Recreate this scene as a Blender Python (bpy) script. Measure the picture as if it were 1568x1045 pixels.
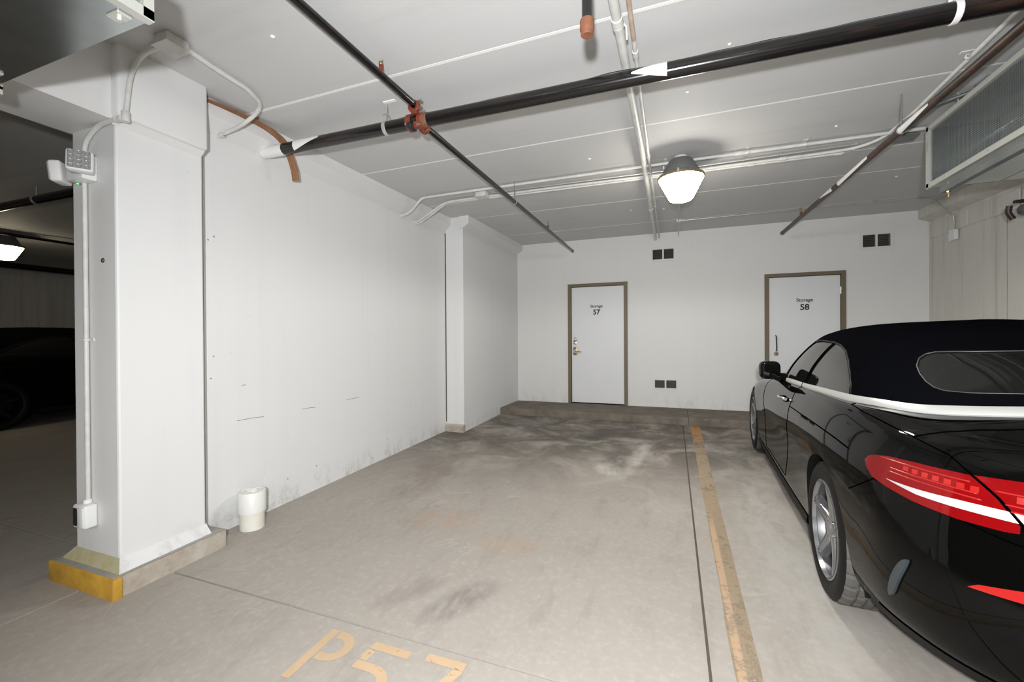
import bpy, bmesh, math, random
from mathutils import Vector, Matrix
from mathutils.geometry import delaunay_2d_cdt

random.seed(7)
scene = bpy.context.scene
for o in list(bpy.data.objects):
    bpy.data.objects.remove(o)
COL = scene.collection

# ------------------------------------------------------------------ camera
cam_d = bpy.data.cameras.new('camera')
cam_d.sensor_width = 36.0
cam_d.lens = 653.33 / 1568 * 36.0
cam_d.clip_start = 0.02
cam_d.clip_end = 100
cam = bpy.data.objects.new('camera', cam_d)
COL.objects.link(cam)
_R = Vector((0.9360672, 0.35176411, -0.00634182))
_U = Vector((0.00421773, 0.00680439, 0.99996795))
_F = Vector((-0.35179599, 0.93606395, -0.00488572))
mw = Matrix.Identity(4)
for i in range(3):
    mw[i][0] = _R[i]; mw[i][1] = _U[i]; mw[i][2] = -_F[i]
mw[2][3] = 1.2363
cam.matrix_world = mw
scene.camera = cam

# ------------------------------------------------------------------ world, lights, exposure
world = bpy.data.worlds.new('world')
scene.world = world
world.use_nodes = True
world.node_tree.nodes['Background'].inputs[0].default_value = (0.9, 0.95, 1.0, 1)
world.node_tree.nodes['Background'].inputs[1].default_value = 0.01
FLASH_W = 600
LAMP_E = 40.0
LAMP_W = 115
fl_d = bpy.data.lights.new('photographer_flash', 'SPOT')      # flash head on the camera, aimed like the lens
fl_d.energy = FLASH_W
fl_d.spot_size = math.radians(164)
fl_d.spot_blend = 1.0
fl_d.shadow_soft_size = 0.045
fl_d.color = (0.965, 0.985, 1.0)
fl_o = bpy.data.objects.new('photographer_flash', fl_d)
fl_o.location = (0.0, -0.30, 1.37)
fl_o.rotation_euler = Vector((-.13, .98, -.11)).to_track_quat('-Z', 'Y').to_euler()
COL.objects.link(fl_o)
scene.view_settings.view_transform = 'Standard'
scene.view_settings.look = 'None'
scene.view_settings.gamma = 1.0
scene.view_settings.use_curve_mapping = False
scene.view_settings.exposure = 0.0

# ------------------------------------------------------------------ helpers
SL = 0.0213                               # floor and ceiling fall gently towards the aisle
def zf(y): return SL * (y - 6.503)
def zc(y): return zf(y) + 2.93
XL, XP, XR, YB = -2.933, -2.657, 3.25, 7.378

def tag(o, label=None, cat=None, group=None, kind=None):
    if label: o['label'] = label
    if cat: o['category'] = cat
    if group: o['group'] = group
    if kind: o['kind'] = kind
    return o
def empty(name, loc=(0, 0, 0), parent=None):
    o = bpy.data.objects.new(name, None)
    o.location = loc
    o.empty_display_size = 0.1
    COL.objects.link(o)
    if parent: o.parent = parent
    return o
def obj(name, vf, mat, parent=None, smooth=False, normals=None):
    v, f = vf[0], vf[1]
    me = bpy.data.meshes.new(name)
    me.from_pydata([tuple(p) for p in v], [], f)
    me.validate()
    if mat: me.materials.append(mat)
    if smooth is True:
        for p in me.polygons: p.use_smooth = True
    elif smooth:                                   # auto-smooth angle in degrees
        bm = bmesh.new(); bm.from_mesh(me)
        bmesh.ops.recalc_face_normals(bm, faces=bm.faces)
        for fc in bm.faces: fc.smooth = True
        th = math.radians(smooth)
        for e in bm.edges:
            if len(e.link_faces) == 2 and e.calc_face_angle(0) > th: e.smooth = False
        bm.to_mesh(me); bm.free()
    if normals:
        me.normals_split_custom_set_from_vertices([tuple(n) for n in normals])
    o = bpy.data.objects.new(name, me)
    COL.objects.link(o)
    if parent: o.parent = parent
    return o
def join(*parts):
    V, F_ = [], []
    for v, f in parts:
        k = len(V); V += list(v); F_ += [tuple(i + k for i in q) for q in f]
    return V, F_
def move(vf, d=(0, 0, 0), m=None):
    v = [Vector(p) for p in vf[0]]
    if m: v = [m @ p for p in v]
    d = Vector(d)
    return [tuple(p + d) for p in v], vf[1]
BOXF = [(0, 3, 2, 1), (4, 5, 6, 7), (0, 1, 5, 4), (1, 2, 6, 5), (2, 3, 7, 6), (3, 0, 4, 7)]
def box(x0, x1, y0, y1, z0, z1):
    return [(x0, y0, z0), (x1, y0, z0), (x1, y1, z0), (x0, y1, z0), (x0, y0, z1), (x1, y0, z1), (x1, y1, z1), (x0, y1, z1)], list(BOXF)
def sbox(x0, x1, y0, y1, z0, z1, zfun):            # a box whose bottom/top follow a slope
    v, f = box(x0, x1, y0, y1, z0, z1)
    return [(a, b, c + zfun(b)) for a, b, c in v], f
def rbox(x0, x1, y0, y1, z0, z1, r=0.01, seg=2):
    bm = bmesh.new()
    v, f = box(x0, x1, y0, y1, z0, z1)
    vs = [bm.verts.new(p) for p in v]
    for q in f: bm.faces.new([vs[i] for i in q])
    bmesh.ops.bevel(bm, geom=list(bm.edges), offset=r, segments=seg, profile=0.5, affect='EDGES')
    bm.verts.ensure_lookup_table(); bm.verts.index_update()
    out = [tuple(p.co) for p in bm.verts], [tuple(p.index for p in q.verts) for q in bm.faces]
    bm.free()
    return out
def prism(poly, axis, a0, a1):
    """extrude a 2D polygon along axis; poly gives the two other coordinates in order"""
    def P(q, a):
        if axis == 'x': return (a, q[0], q[1])
        if axis == 'y': return (q[0], a, q[1])
        return (q[0], q[1], a)
    n = len(poly)
    v = [P(q, a0) for q in poly] + [P(q, a1) for q in poly]
    f = [(i, (i + 1) % n, n + (i + 1) % n, n + i) for i in range(n)]
    f += [tuple(range(n))[::-1], tuple(range(n, 2 * n))]
    return v, f
def smooth_path(P, n=6):
    P = [Vector(p) for p in P]
    if len(P) < 3: return P
    out = []
    for i in range(len(P) - 1):
        p0 = P[i - 1] if i else P[0] * 2 - P[1]
        p3 = P[i + 2] if i + 2 < len(P) else P[-1] * 2 - P[-2]
        for k in range(n):
            t = k / n
            out.append(0.5 * (2 * P[i] + (P[i + 1] - p0) * t + (2 * p0 - 5 * P[i] + 4 * P[i + 1] - p3) * t * t + (3 * P[i] - p0 - 3 * P[i + 1] + p3) * t ** 3))
    return out + [P[-1]]
def fillet(P, r, n=6):
    """round the corners of a polyline"""
    P = [Vector(p) for p in P]
    out = [P[0]]
    for i in range(1, len(P) - 1):
        a, b, c = P[i - 1], P[i], P[i + 1]
        d = min(r, (a - b).length * .49, (c - b).length * .49)
        s, e = b + (a - b).normalized() * d, b + (c - b).normalized() * d
        for k in range(n + 1):
            t = k / n
            out.append(s * (1 - t) ** 2 + b * 2 * t * (1 - t) + e * t * t)
    return out + [P[-1]]
def tube(P, r, seg=10, caps=True):
    P = [Vector(p) for p in P]
    n = len(P)
    rr = r if isinstance(r, (list, tuple)) else [r] * n
    T = [((P[min(i + 1, n - 1)] - P[max(i - 1, 0)])).normalized() for i in range(n)]
    up = Vector((0, 0, 1)) if abs(T[0].z) < 0.9 else Vector((1, 0, 0))
    N = (up - T[0] * up.dot(T[0])).normalized()
    v, f = [], []
    for i in range(n):
        N = (N - T[i] * N.dot(T[i])).normalized()
        B = T[i].cross(N)
        for k in range(seg):
            a = 2 * math.pi * k / seg
            v.append(tuple(P[i] + (N * math.cos(a) + B * math.sin(a)) * rr[i]))
    for i in range(n - 1):
        for k in range(seg):
            a, b = i * seg + k, i * seg + (k + 1) % seg
            f.append((a, b, b + seg, a + seg))
    if caps:
        f.append(tuple(range(seg))[::-1]); f.append(tuple(range((n - 1) * seg, n * seg)))
    return v, f
def lathe(prof, seg=24, axis='z', close=True):
    """prof: list of (radius, height)"""
    v, f = [], []
    n = len(prof)
    for r, h in prof:
        for k in range(seg):
            a = 2 * math.pi * k / seg
            c, s = r * math.cos(a), r * math.sin(a)
            v.append((c, s, h) if axis == 'z' else ((h, c, s) if axis == 'x' else (c, h, s)))
    for i in range(n - 1):
        for k in range(seg):
            a, b = i * seg + k, i * seg + (k + 1) % seg
            f.append((a, b, b + seg, a + seg))
    if close:
        if prof[0][0] > 1e-4: f.append(tuple(range(seg))[::-1])
        if prof[-1][0] > 1e-4: f.append(tuple(range((n - 1) * seg, n * seg)))
    return v, f
def ribbon(P, w, z0, t=0.0015):
    """flat painted stroke along a 2D polyline"""
    P = [Vector((p[0], p[1])) for p in P]
    L, R_ = [], []
    for i in range(len(P)):
        d = (P[min(i + 1, len(P) - 1)] - P[max(i - 1, 0)]).normalized()
        n = Vector((-d.y, d.x)) * w / 2
        L.append(P[i] + n); R_.append(P[i] - n)
    v = []
    for a, b in zip(L, R_):
        v += [(a.x, a.y, zf(a.y) + z0 + t), (b.x, b.y, zf(b.y) + z0 + t)]
    f = [(2 * i, 2 * i + 1, 2 * i + 3, 2 * i + 2) for i in range(len(P) - 1)]
    return v, f
def text_mesh(name, s, size, loc, rot, mat, parent, bold=0.0, depth=0.001):
    cu = bpy.data.curves.new(name, 'FONT')
    cu.body = s; cu.size = size; cu.align_x = 'CENTER'; cu.align_y = 'CENTER'
    cu.extrude = depth; cu.offset = bold
    t = bpy.data.objects.new(name + '_tmp', cu)
    COL.objects.link(t)
    dg = bpy.context.evaluated_depsgraph_get(); dg.update()
    me = bpy.data.meshes.new_from_object(t.evaluated_get(dg))
    bpy.data.objects.remove(t)
    me.name = name
    me.materials.clear(); me.materials.append(mat)
    o = bpy.data.objects.new(name, me)
    COL.objects.link(o)
    o.location = loc; o.rotation_euler = rot
    if parent: o.parent = parent
    return o
def copy_tree(o, parent=None):
    c = o.copy(); COL.objects.link(c)
    if parent: c.parent = parent; c.matrix_parent_inverse = o.matrix_parent_inverse.copy()
    for ch in list(o.children): copy_tree(ch, c)
    return c

# ------------------------------------------------------------------ materials
def M(name): 
    m = bpy.data.materials.new(name); m.use_nodes = True
    return m, m.node_tree, m.node_tree.nodes['Principled BSDF']
def pbr(name, col, rough=0.5, metal=0.0, var=None, scale=4.0, detail=6, bump=0.0, bscale=40, coat=0.0, spec=None, emit=None, stretch=(1, 1, 1), lo=0.35, hi=0.65):
    m, nt, b = M(name)
    b.inputs['Base Color'].default_value = (*col, 1)
    b.inputs['Roughness'].default_value = rough
    b.inputs['Metallic'].default_value = metal
    if coat: b.inputs['Coat Weight'].default_value = coat; b.inputs['Coat Roughness'].default_value = 0.03
    if spec is not None: b.inputs['Specular IOR Level'].default_value = spec
    if emit: b.inputs['Emission Color'].default_value = (*emit[0], 1); b.inputs['Emission Strength'].default_value = emit[1]
    L = nt.links
    if var or bump:
        tc = nt.nodes.new('ShaderNodeTexCoord'); mp = nt.nodes.new('ShaderNodeMapping')
        mp.inputs['Scale'].default_value = stretch
        L.new(tc.outputs['Object'], mp.inputs['Vector'])
    if var:
        n = nt.nodes.new('ShaderNodeTexNoise'); n.inputs['Scale'].default_value = scale; n.inputs['Detail'].default_value = detail
        n.inputs['Roughness'].default_value = 0.6
        L.new(mp.outputs[0], n.inputs['Vector'])
        r = nt.nodes.new('ShaderNodeValToRGB')
        r.color_ramp.elements[0].position = lo; r.color_ramp.elements[0].color = (*col, 1)
        r.color_ramp.elements[1].position = hi; r.color_ramp.elements[1].color = (*var, 1)
        L.new(n.outputs['Fac'], r.inputs[0]); L.new(r.outputs[0], b.inputs['Base Color'])
    if bump:
        n2 = nt.nodes.new('ShaderNodeTexNoise'); n2.inputs['Scale'].default_value = bscale; n2.inputs['Detail'].default_value = 5
        L.new(mp.outputs[0], n2.inputs['Vector'])
        bp = nt.nodes.new('ShaderNodeBump'); bp.inputs['Strength'].default_value = bump; bp.inputs['Distance'].default_value = 0.01
        L.new(n2.outputs['Fac'], bp.inputs['Height']); L.new(bp.outputs[0], b.inputs['Normal'])
    return m
class NG:
    """tiny node-graph helper"""
    def __init__(s, name):
        s.m, s.nt, s.b = M(name); s.L = s.nt.links
        s.pos = s.new('ShaderNodeTexCoord').outputs['Object']
        sp = s.new('ShaderNodeSeparateXYZ'); s.L.new(s.pos, sp.inputs[0])
        s.x, s.y, s.z = sp.outputs[0], sp.outputs[1], sp.outputs[2]
    def new(s, t): return s.nt.nodes.new(t)
    def put(s, sock, v):
        if hasattr(v, 'is_linked') or hasattr(v, 'links'): s.L.new(v, sock)
        else: sock.default_value = v
    def math(s, op, a, b=0.0, clamp=False):
        n = s.new('ShaderNodeMath'); n.operation = op; n.use_clamp = clamp
        s.put(n.inputs[0], a); s.put(n.inputs[1], b)
        return n.outputs[0]
    def noise(s, scale, detail=5, rough=0.6, stretch=(1, 1, 1), rot=(0, 0, 0), dist=0.0):
        mp = s.new('ShaderNodeMapping'); mp.inputs['Scale'].default_value = stretch; mp.inputs['Rotation'].default_value = rot
        s.L.new(s.pos, mp.inputs[0])
        n = s.new('ShaderNodeTexNoise'); n.inputs['Scale'].default_value = scale; n.inputs['Detail'].default_value = detail
        n.inputs['Roughness'].default_value = rough; n.inputs['Distortion'].default_value = dist
        s.L.new(mp.outputs[0], n.inputs[0])
        return n.outputs['Fac']
    def ramp(s, v, a, b, lo=0.0, hi=1.0):
        n = s.new('ShaderNodeMapRange'); n.clamp = True
        n.interpolation_type = 'SMOOTHSTEP'
        s.put(n.inputs[0], v); n.inputs[1].default_value = a; n.inputs[2].default_value = b
        n.inputs[3].default_value = lo; n.inputs[4].default_value = hi
        return n.outputs[0]
    def blob(s, cx, cy, rx, ry, ang=0.0):
        """soft spot 1 -> 0 in the floor plane"""
        c, q = math.cos(ang), math.sin(ang)
        dx, dy = s.math('SUBTRACT', s.x, cx), s.math('SUBTRACT', s.y, cy)
        u = s.math('DIVIDE', s.math('ADD', s.math('MULTIPLY', dx, c), s.math('MULTIPLY', dy, q)), rx)
        v = s.math('DIVIDE', s.math('SUBTRACT', s.math('MULTIPLY', dy, c), s.math('MULTIPLY', dx, q)), ry)
        d = s.math('ADD', s.math('MULTIPLY', u, u), s.math('MULTIPLY', v, v))
        return s.ramp(d, 1.0, 0.0)
    def mix(s, f, a, b):
        n = s.new('ShaderNodeMix'); n.data_type = 'RGBA'
        s.put(n.inputs['Factor'], f)
        for k, c in ((6, a), (7, b)):
            if isinstance(c, tuple): n.inputs[k].default_value = (*c, 1)
            else: s.L.new(c, n.inputs[k])
        return n.outputs[2]
    def bump(s, h, st=0.3, dist=0.01):
        n = s.new('ShaderNodeBump'); n.inputs['Strength'].default_value = st; n.inputs['Distance'].default_value = dist
        s.L.new(h, n.inputs['Height']); s.L.new(n.outputs[0], s.b.inputs['Normal'])

def floor_material():
    g = NG('concrete_floor')
    base = g.mix(g.noise(0.9, 6, 0.62, dist=0.4), (0.335, 0.30, 0.262), (0.40, 0.365, 0.325))
    fine = g.noise(28, 5, 0.7)
    c = g.mix(g.math('MULTIPLY', g.ramp(fine, 0.45, 0.75), 0.35), base, (0.50, 0.47, 0.43))
    c = g.mix(g.math('MULTIPLY', g.ramp(g.noise(5, 6, 0.7, stretch=(1.6, 0.5, 1)), 0.48, 0.72), 0.45), c, (0.265, 0.232, 0.20))
    # grimy band in front of the step, broken up by noise
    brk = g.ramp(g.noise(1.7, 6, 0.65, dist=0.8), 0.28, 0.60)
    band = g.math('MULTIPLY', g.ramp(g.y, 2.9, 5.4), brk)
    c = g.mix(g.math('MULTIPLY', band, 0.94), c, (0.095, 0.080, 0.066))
    for cx, cy, rx, ry, ang, col, k in (
            (-1.1, 5.5, .95, .32, .1, (.07, .062, .054), .7), (-.55, 4.6, .20, .55, .15, (.10, .09, .08), .7),
            (-2.0, 5.0, .5, .8, .2, (.13, .105, .085), .55), (0.0, 5.9, .8, .25, 0, (.09, .075, .06), .6),
            (-.60, 4.25, .16, .28, 0.3, (.60, .58, .54), .6), (-.35, 4.75, .10, .8, -.12, (.55, .52, .48), .5),
            (-.50, 5.45, .35, .14, 0, (.50, .48, .45), .5),
            (-1.02, 1.93, .13, .30, -.5, (.15, .13, .115), .6), (-1.3, 1.92, .10, .25, -.6, (.22, .19, .165), .5),
            (-1.55, 2.75, .35, .22, .4, (.42, .27, .17), .45), (-1.0, 2.55, .3, .2, 0, (.42, .29, .19), .35),
            (-2.2, 3.6, .35, .9, .1, (.20, .165, .135), .5), (.75, 4.6, .35, 1.2, .1, (.25, .24, .22), .45),
            (.65, 3.2, .28, 1.6, 0, (.47, .46, .43), .55)):
        w = g.math('MULTIPLY', g.math('MULTIPLY', g.blob(cx, cy, rx, ry, ang), g.ramp(g.noise(7, 5, .7, stretch=(1.4, .6, 1)), .30, .62)), k)
        c = g.mix(w, c, col)
    # pale swirl scratches
    sw = g.math('ABSOLUTE', g.math('SUBTRACT', g.noise(1.3, 3, .5, dist=1.5), 0.5))
    c = g.mix(g.math('MULTIPLY', g.ramp(sw, .012, .0), g.math('MULTIPLY', g.ramp(g.noise(1.1, 3), .5, .7), .35)), c, (.6, .57, .53))
    g.L.new(c, g.b.inputs['Base Color'])
    g.put(g.b.inputs['Roughness'], g.ramp(g.noise(3, 5), .3, .7, .62, .82))
    g.bump(fine, .12, .004)
    return g.m
def wall_material(name, col, dirt=(0.42, 0.40, 0.37), bottom=0.16, streak=0.10):
    g = NG(name)
    c = g.mix(g.noise(1.2, 5, .6), col, tuple(v * .955 for v in col))
    st = g.noise(3.0, 4, .6, stretch=(3.0, 3.0, .12))
    c = g.mix(g.math('MULTIPLY', g.ramp(st, .52, .78), streak), c, tuple(v * .72 for v in col))
    d = g.math('MULTIPLY', g.ramp(g.z, bottom, -.05), g.ramp(g.noise(9, 6, .7, stretch=(1, 1, .7)), .46, .70))
    c = g.mix(g.math('MULTIPLY', d, .6), c, dirt)
    sp = g.ramp(g.noise(34, 2, .5), .735, .77)
    c = g.mix(g.math('MULTIPLY', sp, g.math('MULTIPLY', g.ramp(g.noise(1.6, 2), .55, .7), .55)), c, (.25, .23, .21))
    g.L.new(c, g.b.inputs['Base Color'])
    g.b.inputs['Roughness'].default_value = .55
    g.bump(g.noise(16, 5, .6), .10, .01)
    return g.m
def ceiling_material():
    g = NG('ceiling_paint')
    c = g.mix(g.noise(.8, 5, .6), (.62, .62, .62), (.575, .575, .575))
    st = g.noise(2.2, 5, .65, stretch=(.25, 3.0, 1))
    c = g.mix(g.math('MULTIPLY', g.ramp(st, .5, .75), .25), c, (.47, .465, .455))
    g.L.new(c, g.b.inputs['Base Color'])
    g.b.inputs['Roughness'].default_value = .7
    g.bump(g.noise(30, 4, .6), .08, .006)
    return g.m
def raw_concrete():
    g = NG('bare_concrete_wall')
    c = g.mix(g.noise(1.3, 6, .65), (.61, .59, .54), (.69, .67, .625))
    st = g.noise(5, 5, .65, stretch=(2.5, 2.5, .07))
    c = g.mix(g.math('MULTIPLY', g.ramp(st, .48, .72), .5), c, (.40, .38, .335))
    c = g.mix(g.math('MULTIPLY', g.ramp(g.noise(4, 5, .65, stretch=(3, 3, .1)), .55, .8), .5), c, (.70, .68, .64))
    g.L.new(c, g.b.inputs['Base Color'])
    g.b.inputs['Roughness'].default_value = .85
    g.bump(g.noise(22, 6, .7), .35, .012)
    return g.m
def worn_paint(name, col, lo, hi, far=None, edge=None):
    g = NG(name)
    c = g.mix(g.noise(6, 5, .6), col, tuple(v * .72 for v in col))
    if far: c = g.mix(g.math('MULTIPLY', g.ramp(g.y, 5.2, 6.2), 0.9), c, far)
    if edge:                                            # fresher narrow line along the left edge of the stripe
        e = g.math('MULTIPLY', g.ramp(g.math('ABSOLUTE', g.math('SUBTRACT', g.x, .252)), .022, .012), g.ramp(g.y, 3.6, 3.1))
        c = g.mix(g.math('MULTIPLY', e, .8), c, edge)
    g.L.new(c, g.b.inputs['Base Color'])
    g.b.inputs['Roughness'].default_value = .7
    w = g.ramp(g.math('ADD', g.math('MULTIPLY', g.noise(26, 6, .75), .6), g.math('MULTIPLY', g.noise(3.2, 4, .6), .4)), lo, hi)
    tr = g.new('ShaderNodeBsdfTransparent'); ms = g.new('ShaderNodeMixShader')
    g.L.new(w, ms.inputs[0]); g.L.new(tr.outputs[0], ms.inputs[1]); g.L.new(g.b.outputs[0], ms.inputs[2])
    g.L.new(ms.outputs[0], g.nt.nodes['Material Output'].inputs['Surface'])
    return g.m

MAT = {}
MAT['floor'] = floor_material()
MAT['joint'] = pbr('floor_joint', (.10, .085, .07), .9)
MAT['step'] = pbr('step_concrete', (.125, .103, .08), .85, var=(.20, .175, .145), scale=5, bump=.3, bscale=30)
MAT['wall'] = wall_material('white_wall_paint', (.75, .75, .75))
MAT['wallb'] = wall_material('white_wall_paint_back', (.78, .775, .76), bottom=.40)
MAT['raw'] = raw_concrete()
MAT['ceil'] = ceiling_material()
MAT['caulk'] = pbr('joint_caulk', (.86, .86, .84), .6)
MAT['curb'] = pbr('curb_concrete', (.50, .47, .42), .85, var=(.36, .29, .22), scale=7, bump=.35, bscale=40)
MAT['curbtop'] = pbr('curb_top_concrete', (.30, .29, .27), .85, var=(.38, .36, .33), scale=9, bump=.3)
MAT['yellow'] = pbr('yellow_curb_paint', (.62, .36, .04), .6, var=(.46, .25, .03), scale=9, detail=7, bump=.3, bscale=50)
MAT['moss'] = pbr('yellowed_paint', (.42, .37, .17), .7, var=(.52, .49, .36), scale=8, detail=7, bump=.3)
MAT['blackpipe'] = pbr('black_steel_pipe', (.007, .006, .006), .2, .0, var=(.05, .024, .014), scale=5, detail=8, stretch=(1, 4, 4), lo=.55, hi=.85, coat=.2)
MAT['rustpipe'] = pbr('rusty_steel_pipe', (.022, .012, .008), .42, var=(.07, .034, .019), scale=8, detail=8)
MAT['whitepaint'] = pbr('white_paint', (.78, .78, .77), .45)
MAT['condpaint'] = pbr('painted_conduit', (.70, .70, .67), .42, var=(.60, .59, .56), scale=10)
MAT['conduit'] = pbr('galvanised_conduit', (.55, .55, .52), .35, .6)
MAT['orange'] = pbr('orange_coupling', (.22, .04, .018), .5, var=(.16, .032, .016), scale=20)
MAT['capor'] = pbr('rust_orange_cap', (.17, .062, .030), .65, var=(.22, .092, .05), scale=25)
MAT['copper'] = pbr('tarnished_copper', (.42, .27, .19), .45, var=(.60, .50, .42), scale=7)
MAT['wood'] = pbr('wood_lath', (.22, .095, .045), .75, var=(.33, .17, .085), scale=10, stretch=(6, 1, 1))
MAT['galv'] = pbr('galvanised_sheet', (.42, .46, .47), .20, .95, var=(.58, .61, .61), scale=3, detail=8, lo=.3, hi=.7)
MAT['galvd'] = pbr('galvanised_dark', (.22, .24, .24), .45, .8, var=(.32, .34, .34), scale=4)
MAT['flange'] = pbr('duct_flange', (.62, .63, .58), .4, .45)
MAT['wire'] = pbr('wire_mesh', (.36, .38, .37), .4, .8)
MAT['bronze'] = pbr('bronze_door_frame', (.16, .125, .075), .5)
MAT['doorleaf'] = pbr('door_leaf_paint', (.78, .79, .81), .42, var=(.75, .76, .78), scale=1.5)
MAT['ink'] = pbr('black_vinyl', (.015, .015, .015), .5)
MAT['metal'] = pbr('satin_metal', (.55, .54, .50), .3, .95)
MAT['brass'] = pbr('aged_brass', (.36, .28, .15), .35, .9)
MAT['ventw'] = pbr('vent_frame_white', (.74, .74, .72), .5)
MAT['ventd'] = pbr('vent_louvre', (.12, .112, .10), .6)
MAT['dark'] = pbr('dark_void', (.01, .01, .01), .9)
MAT['plasticw'] = pbr('white_plastic', (.82, .82, .82), .35)
MAT['lens'] = pbr('clear_lens', (.42, .43, .44), .15, .3)
MAT['pvc'] = pbr('pvc_white', (.76, .76, .73), .4)
MAT['pvcy'] = pbr('pvc_yellowed', (.72, .68, .56), .45, var=(.76, .75, .71), scale=5)
MAT['housing'] = pbr('lamp_housing', (.19, .19, .19), .45, .3)
MAT['stripe'] = worn_paint('worn_orange_stripe', (.36, .275, .18), .36, .50, far=(.42, .20, .06), edge=(.52, .35, .22))
MAT['stencil'] = worn_paint('orange_stencil_paint', (.60, .43, .27), .27, .44)
MAT['ledgreen'] = pbr('green_led', (.2, .9, .4), .4, emit=((.1, 1, .3), 2.0))

# ================================================================== SETTING
STR = 'structure'
X0, X1, Y0, Y1 = -13.6, XR + .2, -9.0, YB + .2
# ---- floor: slabs with sawn joints on a darker bed
floor = obj('floor', sbox(X0, X1, Y0, YB, -.30, -.012, zf), MAT['joint'])
tag(floor, kind=STR)
GX = [X0, -8.4, -3.005, .135, X1]
GY = [Y0, -4.2, 1.615, 6.503]
gap = .006
for i in range(len(GX) - 1):
    for j in range(len(GY) - 1):
        a, b, c, d = GX[i] + gap, GX[i + 1] - gap, GY[j] + gap, GY[j + 1] - gap
        obj('floor_slab', sbox(a, b, c, d, -.06, 0, zf), MAT['floor'], floor)
obj('floor_slab', sbox(X0, XL - .2, 6.51, YB, -.06, 0, zf), MAT['floor'], floor)
# ---- raised walkway in front of the storage doors
ST = .105
walk = obj('walkway_step', box(XP - .01, XR, 6.53, YB, -.2, ST - .012), MAT['joint']); tag(walk, kind=STR)
def slab(x0, x1):
    p = [(6.500, -.05), (6.503, ST - .014), (6.512, ST - .004), (6.528, ST), (YB, ST), (YB, -.05)]
    return prism(p, 'x', x0, x1)
obj('step_slab', slab(XP, .205), MAT['step'], walk)
obj('step_slab', slab(.213, XR), MAT['step'], walk)

# ---- ceiling: precast planks with pale filler in the joints
ceil = obj('ceiling', sbox(X0, X1, Y0, Y1, .02, .25, zc), MAT['ceil']); tag(ceil, kind=STR)
JY = [Y0, -4.0, -2.75, -1.52, -.28, .95, 2.18, 3.425, 4.63, 5.345, 6.56, Y1]
for i in range(len(JY) - 1):
    obj('ceiling_plank', sbox(X0, X1, JY[i] + .003, JY[i + 1] - .003, 0, .03, zc), MAT['ceil'], ceil)
for i, y in enumerate(JY[1:-1]):
    w = {2.18: .010, 3.425: .008}.get(y, .005)
    x0 = XL + .08 if y < 5.2 else XP + .08
    obj('joint_filler', sbox(x0, XR - .12, y - w, y + w, -.0016, .01, zc), MAT['caulk'], ceil)
for (x, y, r) in ((-1.65, 1.35, .016), (-1.95, 1.66, .014), (-1.25, 2.75, .012), (.10, 3.05, .012), (.30, 2.62, .010), (-.7, 3.9, .018), (1.2, 4.0, .01), (-.1, 5.9, .015), (-.5, 5.8, .012), (2.2, 5.6, .012)):
    v, f = lathe([(r, 0), (r * .7, -.006), (.0001, -.009)], 10, close=False)
    obj('plug', move((v, f), (x, y, zc(y))), MAT['caulk'], ceil, smooth=True)

def wall_holes(x0, x1, z0, z1, holes, y, th):
    """wall in the XZ plane (front at y, thickness th towards +y) with rectangular openings"""
    xs = sorted({x0, x1, *[h[0] for h in holes], *[h[1] for h in holes]})
    zs = sorted({z0, z1, *[h[2] for h in holes], *[h[3] for h in holes]})
    parts = []
    for i in range(len(xs) - 1):
        for k in range(len(zs) - 1):
            cx, cz = (xs[i] + xs[i + 1]) / 2, (zs[k] + zs[k + 1]) / 2
            if any(h[0] < cx < h[1] and h[2] < cz < h[3] for h in holes): continue
            parts.append(box(xs[i], xs[i + 1], y, y + th, zs[k], zs[k + 1]))
    return join(*parts)
D1, D2 = (-1.660, -.755), (1.359, 2.262)
DZ = ST + 2.03
VENTS = [(-.331, .059, 2.486, 2.715), (-.305, .090, .387, .581), (2.480, 2.863, 2.460, 2.698)]
holes = [(D1[0] - .03, D1[1] + .03, ST - .02, DZ + .03), (D2[0] - .03, D2[1] + .03, ST - .02, DZ + .03)]
holes += [(a + .03, b - .03, c + .03, d - .03) for a, b, c, d in VENTS]
wb = obj('wall_back', wall_holes(X0, X1, -.1, 3.05, holes, YB, .15), MAT['wallb']); tag(wb, kind=STR)
bk = obj('wall_backing', box(X0, X1, YB + .16, YB + .2, -.1, 3.05), MAT['dark'], wb)
# ---- left wall, pilaster, haunches
wl = obj('wall_left', join(box(XL - .2, XL, 1.86, 5.21, -.2, 2.95), box(XL - .2, XP, 5.20, YB, -.2, 3.0)), MAT['wall']); tag(wl, kind=STR)
def haunch(y0, y1, xw, out, sgn, drop=.11, slant=.09):
    """corbel under the ceiling along Y: vertical face then slanted underside back to the wall"""
    v = []
    for y in (y0, y1):
        z = zc(y) + .01
        v += [(xw - sgn * .05, y, z), (xw + sgn * out, y, z), (xw + sgn * out, y, z - drop), (xw, y, z - drop - slant), (xw - sgn * .05, y, z - drop - slant)]
    f = [(i, (i + 1) % 5, 5 + (i + 1) % 5, 5 + i) for i in range(5)] + [(4, 3, 2, 1, 0), (5, 6, 7, 8, 9)]
    return v, f
obj('haunch', haunch(1.86, 5.20, XL, .09, 1), MAT['wall'], wl)
obj('haunch', haunch(5.17, YB, XP, .10, 1, .11, .06), MAT['wall'], wl)
obj('pilaster_foot', prism([(5.155, zf(5.2) - .02), (5.155, zf(5.2) + .085), (5.175, zf(5.2) + .10), (5.21, zf(5.2) + .10), (5.21, zf(5.2) - .02)], 'x', XL - .01, XP + .012), MAT['curb'], wl)
obj('seam_crack', box(XL - .01, XL + .012, 5.192, 5.199, .1, 2.70), MAT['joint'], wl)
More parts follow.
